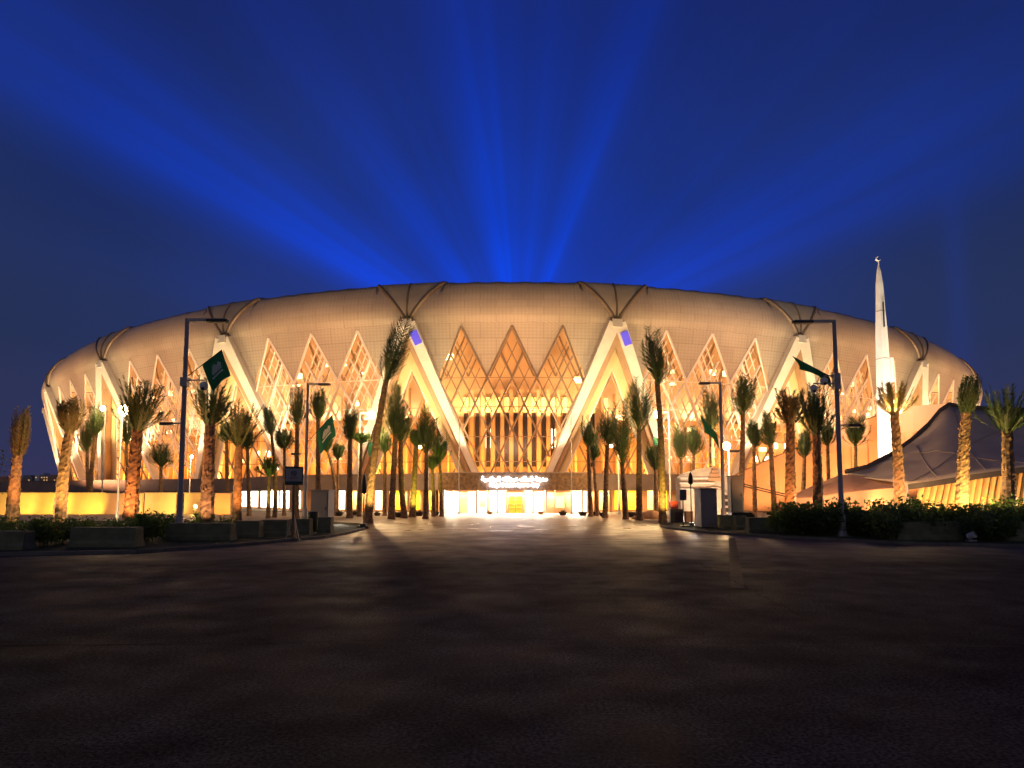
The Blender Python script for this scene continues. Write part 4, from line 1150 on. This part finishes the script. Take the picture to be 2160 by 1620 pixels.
lamp(213, 76, 856, 205, 'glowing lamp farther back, just left of the brightest left lamp', lit=True, power=400, r=.09, globe=.30)
lamp(1893, 41, 840, 1890, 'bright glowing lamp in front of the ragged palm by the minaret', lit=True, power=2600, r=.07, globe=.25)
lamp(1540, 58, 934, 1532, 'glowing lamp above the gatehouse roof on the right', lit=True, power=1300, r=.09, globe=.36)
lamp(398, 78, 958, 403, 'small faint lamp behind the tall left lamp post', lit=True, power=400, r=.07, globe=.17)
for pb, Y, lab in ((968, 72.4, 'thin bare mast left of the entrance sign'), (1206, 72.4, 'thin bare mast right of the entrance sign')):
    x = gx(pb, Y); mb = MB(); mb.tube([(x, Y, 0), (x, Y, at(pb, 880, Y).z)], [.07, .04], 8); mb.box((x, Y, .1), (.35, .35, .2)); mb.lathe((x, Y, at(pb, 880, Y).z), [(.01, -.05), (.06, 0), (.01, .06)], 8)
    tag(mb.build('mast', M_STEEL, smooth=False), lab, 'mast')

# ================================================================== FLAGS
def flag(pole_pb, Y, root, tip, frac, drop, label, emblem=True, skew=0., name='flag', furled=False, wave=.25):
    a = at(*root, Y); c = at(*tip, Y)
    f_ = thing(name, a, label, 'flag', 'green flags on the lamp posts')
    mb = MB(); mb.tube([a, c], .022, 6); mb.build('staff', M_DARKSTEEL, f_)
    mb = MB(); flag_cloth(mb, a.lerp(c, frac), c, drop, wave=wave, skew=skew)
    cl = mb.build('cloth', M_FLAG, f_, smooth=True)
    if emblem:
        # pale script strokes and a sword bar printed on the cloth
        mb = MB(); p0 = a.lerp(c, frac)
        def on(u, v, lift=-.02):
            q = p0.lerp(c, u) + Vector((skew * v, 0, -drop * v)); q.y += wave * math.sin(u * 5 + v * 1.5) * v + lift; q.x += .12 * wave * math.sin(v * 7 + u * 3) * v
            return q
        for (u0, v0, u1, v1, wd) in ((.22, .66, .80, .66, .045), (.30, .52, .42, .30, .04), (.42, .52, .50, .28, .05), (.52, .52, .60, .34, .04), (.62, .50, .72, .30, .05), (.74, .50, .78, .36, .04), (.28, .54, .78, .54, .035)):
            pts = [on(u0 + (u1 - u0) * k / 6, v0 + (v1 - v0) * k / 6) for k in range(7)]
            d = (pts[-1] - pts[0]).normalized(); s_ = Vector((-d.z, 0, d.x)) * wd
            for k in range(6): mb.quad(pts[k] - s_, pts[k + 1] - s_, pts[k + 1] + s_, pts[k] + s_)
        mb.build('emblem', M_FLAGW, cl)
    return f_
flag(379, 30.85, (396, 793), (468, 738), .42, 1.2, 'large green flag with white script on the tall left lamp post', skew=.45, wave=.15)
flag(1775, 32.95, (1757, 797), (1672, 752), .12, .62, 'limp green flag sagging along its staff on the tall right lamp post', emblem=False, skew=.35, wave=.3)
flag(643, 48.85, (646, 935), (702, 874), .38, 1.55, 'green flag hanging from the plain left lamp post, left of the glowing lamp', skew=.25)
flag(1526, 47.55, (1520, 925), (1474, 872), .2, 1.3, 'dark green flag hanging from the plain right lamp post', emblem=False, skew=.4, wave=.4)
flag(755, 65.9, (760, 940), (797, 928), .45, 1.3, 'small lit green flag on the glowing lamp left of the entrance', emblem=False)
flag(1415, 65.9, (1411, 935), (1378, 921), .3, .8, 'small green flag on the glowing lamp right of the entrance', emblem=False)

# ================================================================== CONCRETE BLOCKS
def block(p0, p1, ytop, ybot, label, rz=0., m=None, depth=.75):
    Y = ground(p0, ybot).y
    a, c = at(p0, ybot, Y), at(p1, ybot, Y); h = at(p0, ytop, Y).z
    zb = .085
    b = MB()
    wd = (c.x - a.x); cx_ = (a.x + c.x) / 2
    # tapered barrier block with a chamfered foot and two lifting slots
    prof = [(-depth / 2, 0), (depth / 2, 0), (depth / 2, .16), (depth * .40, .26), (depth * .36, h - zb), (-depth * .36, h - zb), (-depth * .40, .26), (-depth / 2, .16)]
    n = len(prof); mrot = Matrix.Rotation(rz, 3, 'Z')
    for sx in (-.5, .5):
        for y, z in prof: b.v.append(tuple(Vector((cx_, Y + depth / 2, zb)) + mrot @ Vector((sx * wd * (1 - .03 * (z > .2)), y, z))))
    b.f.append(tuple(reversed(range(n)))); b.f.append(tuple(n + i for i in range(n)))
    for i in range(n): b.f.append((i, (i + 1) % n, n + (i + 1) % n, n + i))
    o = b.build('concrete_block', m or M_CONC, bevel=.02)
    tag(o, label, 'concrete block', 'concrete blocks edging the grass verges')
    return o
for args in (
    (-60, 47, 1121, 1166, 'concrete block cut by the left edge of the picture'),
    (140, 284, 1113, 1160, 'long concrete block standing alone between shrubs on the left verge'),
    (343, 486, 1104, 1145, 'long concrete block behind the foot of the tall left lamp post'),
    (489, 545, 1099, 1139, 'short concrete block, second to the right of the tall left lamp post'),
    (547, 604, 1097, 1135, 'concrete block just left of the sign tripod'),
    (607, 652, 1095, 1131, 'concrete block directly behind the sign tripod'),
    (668, 697, 1091, 1128, 'short concrete block right of the dark bin under the pale cabinet'),
    (1479, 1504, 1084, 1110, 'small pale concrete block under the right grey cabinet'),
    (1507, 1523, 1086, 1114, 'narrow dark concrete block right of the one under the cabinet'),
    (1525, 1552, 1087, 1119, 'square concrete block below the dark kiosk'),
    (1554, 1578, 1088, 1121, 'dark concrete block right of the square one below the kiosk'),
    (1580, 1690, 1092, 1127, 'long concrete block left of the tall right lamp post'),
    (1696, 1768, 1095, 1131, 'concrete block touching the tall right lamp post on its left'),
    (1792, 1838, 1096, 1133, 'concrete block just right of the tall right lamp post'),
    (1895, 2034, 1101, 1144, 'long concrete block standing alone before the hedge on the right verge'),
    (2119, 2230, 1102, 1146, 'concrete block cut by the right edge of the picture')):
    block(*args)

# ================================================================== SHRUBS
def shrub_mesh(seed, rad, hgt, nl):
    rnd = random.Random(seed); mb = MB()
    stems = []
    for i in range(16):
        a = rnd.uniform(0, 2 * PI); r = rad * math.sqrt(rnd.random()) * .95; h = hgt * rnd.uniform(.6, 1.12)
        b0 = Vector((r * .4 * math.cos(a), r * .4 * math.sin(a), 0)); t0 = Vector((r * math.cos(a), r * math.sin(a), h)); stems.append((b0, t0))
        mb.beam(b0, t0, .015, .015)
    for i in range(nl):
        b0, t0 = rnd.choice(stems); u = rnd.uniform(.18, 1.02) ** .8
        p = b0.lerp(t0, u) + Vector((rnd.gauss(0, .09), rnd.gauss(0, .09), rnd.gauss(0, .05)))
        if p.z < .03: p.z = .05
        d = Vector((rnd.gauss(0, 1), rnd.gauss(0, 1), rnd.gauss(.55, .6))).normalized(); s_ = d.cross(Vector((rnd.random(), rnd.random(), rnd.random()))).normalized()
        l_ = rnd.uniform(.09, .17); w_ = l_ * .32
        mb.v += [tuple(p), tuple(p + d * l_ * .5 + s_ * w_), tuple(p + d * l_), tuple(p + d * l_ * .5 - s_ * w_)]
        k = len(mb.v); mb.f.append((k - 4, k - 3, k - 2, k - 1))
    return mb
SHR = []
for i in range(4): SHR.append(shrub_mesh(30 + i, .75, .95, 620).build('shrub', M_LEAF))
FLW = mat('pale_oleander_bloom', (.55, .48, .42), .7)
first = [True] * 4
def place_shrub(px, Y, s, label, group, top=None):
    i = random.randrange(4)
    if first[i]: o = SHR[i]; first[i] = False
    else: o = SHR[i].copy(); COL.objects.link(o)
    o.location = (gx(px, Y), Y, .09); o.rotation_euler = (0, 0, random.uniform(0, 6)); o.scale = (s, s, s * random.uniform(.85, 1.1))
    tag(o, label, 'shrub', group)
GL = 'low shrubs on the left verge'
for px, Y, s, lab in ((5, 28.5, 1.0, None), (38, 27.2, 1.0, None), (70, 26.6, 1.05, None), (102, 26.4, 1.0, None), (126, 27.5, .95, None), (160, 28.8, .85, None), (198, 29, .8, None), (236, 29.4, .85, None),
                      (268, 29.2, .95, None), (298, 28.4, 1.05, None), (322, 28.6, 1.1, None), (345, 30.6, .95, None), (380, 32.6, .8, None), (415, 33, .8, None), (450, 33.6, .8, None), (482, 34.5, .8, None),
                      (20, 32, .9, None), (90, 31.5, .9, None), (180, 33, .9, None), (250, 33, .9, None), (310, 33.5, 1.0, None), (360, 36, .9, None), (430, 37, .9, None)):
    place_shrub(px, Y, s, 'leafy low shrub among the concrete blocks on the left verge', GL)
GR = 'dense hedge shrubs on the right verge'
for i in range(34):
    px = 1650 + i * 17 + random.uniform(-4, 4)
    place_shrub(px, 33.5 - .0 * i + random.uniform(-.4, .8) if px < 1850 else 31.2 + random.uniform(-.5, .8), random.uniform(1.2, 1.45), 'dense dark green shrub in the hedge behind the right concrete blocks', GR)
for i in range(18):
    px = 1655 + i * 31 + random.uniform(-6, 6)
    place_shrub(px, 36.5 + random.uniform(-.6, .9), random.uniform(1.3, 1.6), 'dense dark green shrub in the hedge behind the right concrete blocks', GR)
for px, Y in ((1862, 30), (1876, 29.7), (2060, 29.5), (2078, 29.2), (2098, 29.2), (2110, 29.6)):
    place_shrub(px, Y, 1.15, 'shrub filling a gap between concrete blocks on the right verge', 'gap filling shrubs on the right verge')

# green branch reaching in at the left edge
tr = thing('broadleaf_tree', (gx(-70, 44), 44, 0), 'yellow green leafy branch reaching in at the left edge', 'tree')
mb = MB(); q0 = Vector((gx(-70, 44), 44, 0)); mb.tube([q0, q0 + Vector((.1, 0, 1.6)), q0 + Vector((.0, 0, 3.2))], [.12, .09, .05], 8); mb.tube([q0 + Vector((.1, 0, 1.9)), at(-20, 985, 44), at(8, 980, 44)], [.06, .04, .015], 6); mb.build('trunk', M_TRUNK, tr)
mb = MB()
for i in range(260):
    c = at(random.gauss(-25, 26), random.gauss(975, 20), 44 + random.gauss(0, .5)); d = Vector((random.gauss(0, 1), random.gauss(0, 1), random.gauss(0, 1))).normalized(); s_ = d.cross(Vector((.3, .5, .8))).normalized(); l_ = random.uniform(.12, .22)
    mb.quad(c, c + d * l_ * .5 + s_ * l_ * .3, c + d * l_, c + d * l_ * .5 - s_ * l_ * .3)
mb.build('crown', M_LEAF, tr)

# ================================================================== SIGNS, CABINETS, BIN, PARASOLS
Y = 31.0
q = lambda px, py, y=Y: at(px, py, y)
sn = thing('tripod_sign', (gx(620, Y), Y, 0), 'framed green notice board with prohibition symbol on a timber post with tripod legs', 'sign')
mb = MB(); mb.beam((gx(620, Y), Y, .05), q(620, 1024), .11, .11, side=(1, 0, 0)); mb.build('post', M_GOLDPOST, sn)
mb = MB(); c = (q(601, 984) + q(640, 1023)) / 2; wd, hh = q(640, 984).x - q(601, 984).x, q(601, 984).z - q(601, 1023).z
mb.box(c, (wd, .07, hh)); bd = mb.build('board', M_SIGNGREEN, sn, bevel=.01)
mb = MB(); mb.box(c + Vector((0, -.042, .035)), (wd * .88, .02, hh * .70)); mb.build('face', M_SIGNFACE, bd)
mb = MB(); cc = c + Vector((0, -.06, .10)); rr = .115
ringp = [cc + Vector((rr * math.cos(2 * PI * i / 24), 0, rr * math.sin(2 * PI * i / 24))) for i in range(25)]
mb.tube(ringp, .014, 6); mb.beam(cc + Vector((-rr * .7, 0, rr * .7)), cc + Vector((rr * .7, 0, -rr * .7)), .022, .02)
mb.box(cc + Vector((-.01, .006, 0)), (.10, .012, .035)); mb.box(cc + Vector((.035, .006, .02)), (.03, .012, .08)); mb.build('symbol', M_BLACK, bd)
mb = MB()
for k, (w0, z) in enumerate(((.46, -.085), (.34, -.125))): mb.box(c + Vector((0, -.056, z)), (w0, .012, .016))
mb.build('lettering', M_RED, bd)
mb = MB()
for (px_, dy_) in ((605, -.1), (634, -.1), (618, .55)):
    mb.beam((gx(620, Y), Y, q(620, 1084).z), (gx(px_, Y), Y + dy_, .02), .045, .045)
mb.build('tripod_legs', M_STEEL, sn)
mb = MB(); mb.box((gx(619, Y), Y + .1, .05), (.62, .5, .09)); mb.build('base', M_CONC, sn)

Y = 37.0
bn = thing('litter_bin', (gx(661, Y), Y, .085), 'dark green litter bin standing between the sign and the pale cabinet', 'bin')
hb = at(661, 1079, Y).z - .085
mb = MB(); mb.lathe((gx(661, Y), Y, .085), [(.20, 0), (.25, .05), (.27, hb * .85), (.27, hb * .88)], 14); mb.build('body', M_BIN, bn, smooth=True)
mb = MB(); mb.lathe((gx(661, Y), Y, .085), [(.29, hb * .88), (.29, hb * .93), (.2, hb), (.0, hb)], 14); mb.build('lid', M_DARKSTEEL, bn)

def cabinet(name, px0, px1, yt, yb, Y, dep, m, label, side=None, base=0.085):
    a, c = gx(px0, Y), gx(px1, Y); zt = at(px0, yt, Y).z; zb = max(base, at(px0, yb, Y).z)
    o = thing(name, ((a + c) / 2, Y, zb), label, 'cabinet')
    mb = MB(); mb.box(((a + c) / 2, Y + dep / 2, (zt + zb) / 2), (c - a, dep, zt - zb)); bdy = mb.build('body', m, o, bevel=.02)
    mb = MB(); mb.box(((a + c) / 2, Y - .012, (zt + zb) / 2), ((c - a) * .86, .02, (zt - zb) * .86)); d_ = mb.build('door', m, o, bevel=.006)
    mb = MB(); mb.box((a + (c - a) * .84, Y - .04, (zt + zb) / 2), (.03, .04, .16)); mb.build('handle', M_DARKSTEEL, d_)
    mb = MB(); mb.box(((a + c) / 2, Y + dep / 2 - .02, zt + .03), (c - a + .1, dep + .1, .06)); mb.build('cap', m, o)
    return o
M_CAB = mat('pale_grey_cabinet', (.24, .21, .205), .5, noise=.06, nscale=2)
M_CABD = mat('dark_grey_cabinet', (.10, .10, .105), .45, noise=.08, nscale=2)
cabinet('cabinet', 655, 692, 1035, 1120, 43, 1.5, M_CAB, 'tall pale cabinet on the tip of the left verge behind the bin')
cabinet('cabinet', 1479, 1513, 1032, 1112, 41, 1.5, M_CAB, 'tall pale grey cabinet on the tip of the right verge')
cabinet('kiosk', 1543, 1569, 1005, 1084, 41.5, .7, M_CABD, 'tall dark slim kiosk panel rising behind the right concrete blocks')
mb = MB(); Yk = 40.8; mb.box((gx(1562, Yk), Yk, at(1562, 1084, Yk).z / 2 + .15), (1.25, .6, at(1562, 1084, Yk).z - .1)); mb.box((gx(1580, Yk), Yk, at(1580, 1087, Yk).z / 2 + .1), (.5, .5, at(1580, 1087, Yk).z - .05))
tag(mb.build('kiosk_plinth', M_DARKSTEEL, bevel=.03), 'dark stepped plinth at the foot of the slim dark kiosk', 'plinth')
# spill from the bright plaza side on the cabinets
light('SPOT', (gx(720, 47), 47, .5), 420, (1, .85, .66), .2, target=(gx(690, 43), 43.6, 1.2), spot=R(70))
light('SPOT', (gx(1462, 44.5), 44.5, .4), 380, (1, .82, .72), .2, target=(gx(1475, 41), 41.6, 1.2), spot=R(70))

def parasol(px, Y, yt, yb, label):
    x = gx(px, Y); z1 = at(px, yt, Y).z; z0 = at(px, yb, Y).z; h = z1 - z0
    o = thing('closed_parasol', (x, Y, 0), label, 'parasol', 'closed parasols beside the driveway')
    mb = MB(); mb.tube([(x, Y, 0), (x, Y, z1)], .035, 8); mb.build('pole', M_DARKSTEEL, o)
    mb = MB(); mb.lathe((x, Y, z0), [(.05, 0), (.15, .08), (.16, h * .45), (.11, h * .75), (.03, h)], 10); mb.build('canopy', M_DARKSTEEL, o, smooth=True)
    mb = MB(); mb.box((x, Y, .10), (.7, .5, .16)); mb.box((x, Y, .24), (.34, .3, .12)); mb.build('base', M_DARKSTEEL, o, bevel=.02)
parasol(767, 41.5, 1002, 1042, 'closed dark parasol on a weighted base at the tip of the left verge')
parasol(1458, 43, 996, 1022, 'closed dark parasol on a pole before the gatehouse at the right verge')
Y = 42.5
sp = thing('post_sign', (gx(1441, Y), Y, 0), 'small grey sign plate on a dark post at the tip of the right verge', 'sign')
mb = MB(); mb.tube([(gx(1441, Y), Y, 0), (gx(1441, Y), Y, at(1441, 1034, Y).z)], .035, 8); mb.build('post', M_DARKSTEEL, sp)
mb = MB(); c = (at(1433, 1032, Y) + at(1448, 1056, Y)) / 2 + Vector((0, -.06, 0)); mb.box(c, (.42, .03, .68)); mb.build('plate', M_CABD, sp, bevel=.01)
mb = MB(); mb.box((gx(1445, Y), Y, .09), (.62, .5, .16)); mb.build('base', M_DARKSTEEL, sp, bevel=.02)

# ================================================================== GATEHOUSE on the right
Y = 54
gh = thing('gatehouse', (gx(1480, Y), Y, 0), 'small floodlit ornate gatehouse with curved cornice and stepped pediment behind the grey cabinets', 'gatehouse')
M_GATE = mat('carved_cream_stone', (.66, .54, .42), .7, col2=(.55, .42, .34), nscale=3, bump=.2, bscale=8)
mb = MB(); a, c = gx(1436, Y), gx(1536, Y); zt = at(1480, 1012, Y).z
mb.box((a + .55, Y + .8, zt / 2), (1.1, 1.6, zt)); mb.box((c - .5, Y + .8, zt / 2), (1.0, 1.6, zt)); mb.box(((a + c) / 2, Y + 1.5, zt / 2), (c - a - .2, .25, zt)); mb.box(((a + c) / 2, Y + .8, zt - .35), (c - a - 1.6, 1.5, .7))
mb.build('wall', M_GATE, gh, bevel=.02)
mb = MB()
prof_ = [(0, zt), (0, zt + .15), (.5, zt + .5), (1.2, zt + .75), (2.0, zt + .95), (2.6, zt + 1.0), (3.2, zt + .9), (c - a, zt + .5), (c - a, zt)]
n = len(prof_)
for y_ in (Y - .15, Y + 1.7):
    for (x_, z_) in prof_: mb.v.append((a + x_, y_, z_))
mb.f.append(tuple(reversed(range(n)))); mb.f.append(tuple(n + i for i in range(n)))
for i in range(n): mb.f.append((i, (i + 1) % n, n + (i + 1) % n, n + i))
mb.build('roof', M_GATE, gh)
mb = MB()
for k, (wd, z_) in enumerate(((1.0, zt - .1), (.72, zt + .22), (.46, zt + .52), (.26, zt + .84))): mb.box((gx(1507, Y), Y - .24, z_ + .14), (wd, .12, .26))
mb.build('pediment', M_PEACH, gh)
mb = MB()
pts = [(gx(1507, Y) + 1.05 * math.cos(PI - PI * i / 16), Y - .10, 1.75 + .85 * math.sin(PI * i / 16)) for i in range(17)]
mb.tube(pts, .10, 6); mb.build('arch', M_GATE, gh)
mb = MB()
for z_ in (zt - .75, zt - .28, zt + .12): mb.box(((a + c) / 2 - .6, Y - .20, z_), (c - a - 1.0, .10, .12))
mb.build('cornice', M_WHITE, gh)
mb = MB()
for k in range(4): mb.box((gx(1533, Y) , Y - .1, .35 + k * .5), (.55, .2, .32))
mb.build('shelf', M_POT, gh)
light('SPOT', (gx(1450, Y - 4), Y - 5, .4), 1000, (1, .78, .6), .2, target=(gx(1475, Y), Y, 2), spot=R(85))
light('SPOT', (gx(1515, Y - 4), Y - 4, .4), 1100, (1, .70, .40), .2, target=(gx(1505, Y), Y, 2.6), spot=R(85))
# clutter left of the gatehouse
for (px, Yc, w_, h_, m, lab) in ((1425, 50, .9, .95, M_POT, 'dark crate of goods stacked left of the gatehouse'), (1421, 50.3, .55, 1.5, M_RED, 'taller reddish box behind the dark crate left of the gatehouse'), (1452, 49, .5, .8, M_PEACH, 'peach box between the sign post and the parasol')):
    b = MB(); b.box((gx(px, Yc), Yc, h_ / 2), (w_, .6, h_)); b.box((gx(px, Yc), Yc - .02, h_ + .03), (w_ + .08, .66, .07))
    for k in range(3): b.box((gx(px, Yc), Yc - .31, h_ * (k + .6) / 3.4), (w_ * .96, .04, .06))
    tag(b.build('crate', m, bevel=.015), lab, 'crate')
Y = 58
sb = MB()
rnd = random.Random(4)
for i in range(26):
    u = i / 25; sb.lathe((gx(1340 + 66 * u, Y), Y + rnd.uniform(-.2, .2), .0), [(.35 + .35 * math.sin(PI * u), 0), (.3 + .25 * math.sin(PI * u), .18 + .35 * math.sin(PI * u) ** 2), (.02, .3 + .5 * math.sin(PI * u) ** 2)], 9)
tag(sb.build('sand_pile', M_PEACH, smooth=True), 'low pale sand pile on the paving left of the gatehouse', 'sand pile')

# ================================================================== BOWL PLANTERS
M_POTP = mat('planter_shrub_leaf', (.05, .07, .025), .6, noise=.3, nscale=6)
def bowl(px, Y, w_px, label, terracotta=False, plant=True):
    x = gx(px, Y); r_ = w_px / 2 * Y / F
    o = thing('bowl_planter', (x, Y, 0), label, 'planter', 'bowl planters before the entrance')
    hh = r_ * (.95 if terracotta else .85)
    mb = MB(); mb.lathe((x, Y, 0), [(r_ * .62, 0), (r_ * .7, .04), (r_ * .97, hh * .8), (r_ * 1.03, hh * .82), (r_ * 1.03, hh), (r_ * .92, hh), (r_ * .88, hh * .85)], 18); mb.build('bowl', M_PEACH if terracotta else M_POT, o, smooth=False)
    if plant:
        mb = MB()
        for i in range(46):
            a = random.uniform(0, 2 * PI); d = Vector((math.cos(a) * .6, math.sin(a) * .6, random.uniform(.4, 1.2))).normalized(); s_ = d.cross(Vector((0, 0, 1))).normalized() * .035
            p = Vector((x, Y, hh * .85)) + Vector((math.cos(a), math.sin(a), 0)) * random.uniform(0, r_ * .6); l_ = random.uniform(.15, .42)
            mb.tri(p - s_, p + s_, p + d * l_)
        mb.build('plant', M_POTP, o)
for px, Y, w_, lab, tc_, pl_ in ((843, 62, 26, 'widest black bowl planter left of the entrance', False, False), (884, 66, 20, 'black bowl planter under the small lamp left of the entrance', False, True),
        (918, 67, 18, 'black bowl planter closest to the left end of the entrance hall', False, True), (748, 66, 18, 'black bowl planter beside the glowing lamp post on the left', False, True),
        (716, 66, 18, 'black bowl planter left of the glowing left lamp post', False, True), (796, 66, 14, 'black bowl planter right of the leaning palm foot', False, True),
        (1033, 71, 14, 'terracotta pot left of the amber doors', True, False), (1141, 71, 14, 'terracotta pot right of the amber doors', True, False),
        (1187, 68, 18, 'black bowl planter with dark plant before the bright right half of the hall', False, True), (1229, 67, 19, 'black bowl planter left of the first palms right of the hall', False, False),
        (1257, 67, 20, 'black bowl planter behind the first palms right of the hall', False, False), (1272, 65, 18, 'black bowl planter between the palms right of the hall', False, False),
        (1331, 63, 24, 'widest black bowl planter right of the entrance', False, False)):
    bowl(px, Y, w_, lab, tc_, pl_)

# small ground fixtures
def spot_fixture(px, Y, label, lit=None, z=.09):
    x = gx(px, Y)
    o = thing('ground_spotlight', (x, Y, z), label, 'spotlight')
    mb = MB(); mb.box((x, Y, z + .04), (.34, .26, .07)); mb.beam((x, Y, z + .06), (x, Y, z + .2), .05, .05); mb.build('bracket', M_STEEL, o)
    mb = MB(); mb.tube([(x - .05, Y + .1, z + .2), (x + .05, Y - .16, z + .3)], [.13, .15], 10); mb.build('housing', M_WHITE, o)
    if lit:
        mb = MB(); mb.lathe((x, Y - .12, z + .42), [(.01, -.16), (.13, -.1), (.18, 0), (.13, .1), (.01, .16)], 10); mb.build('lens', mat('amber_spot_lens', (.9, .7, .3), .4, emit=(1, .58, .14), estr=14), o)
        light('POINT', (x, Y - .5, z + .45), 180, (1, .55, .12), .12)
spot_fixture(366, 30.4, 'small white ground spotlight at the foot of the tall left lamp post')
spot_fixture(2045, 29.3, 'small white ground spotlight right of the lone concrete block on the right verge')
spot_fixture(413, 70.6, 'glowing amber ground spotlight against the garden wall', lit=True, z=.45)
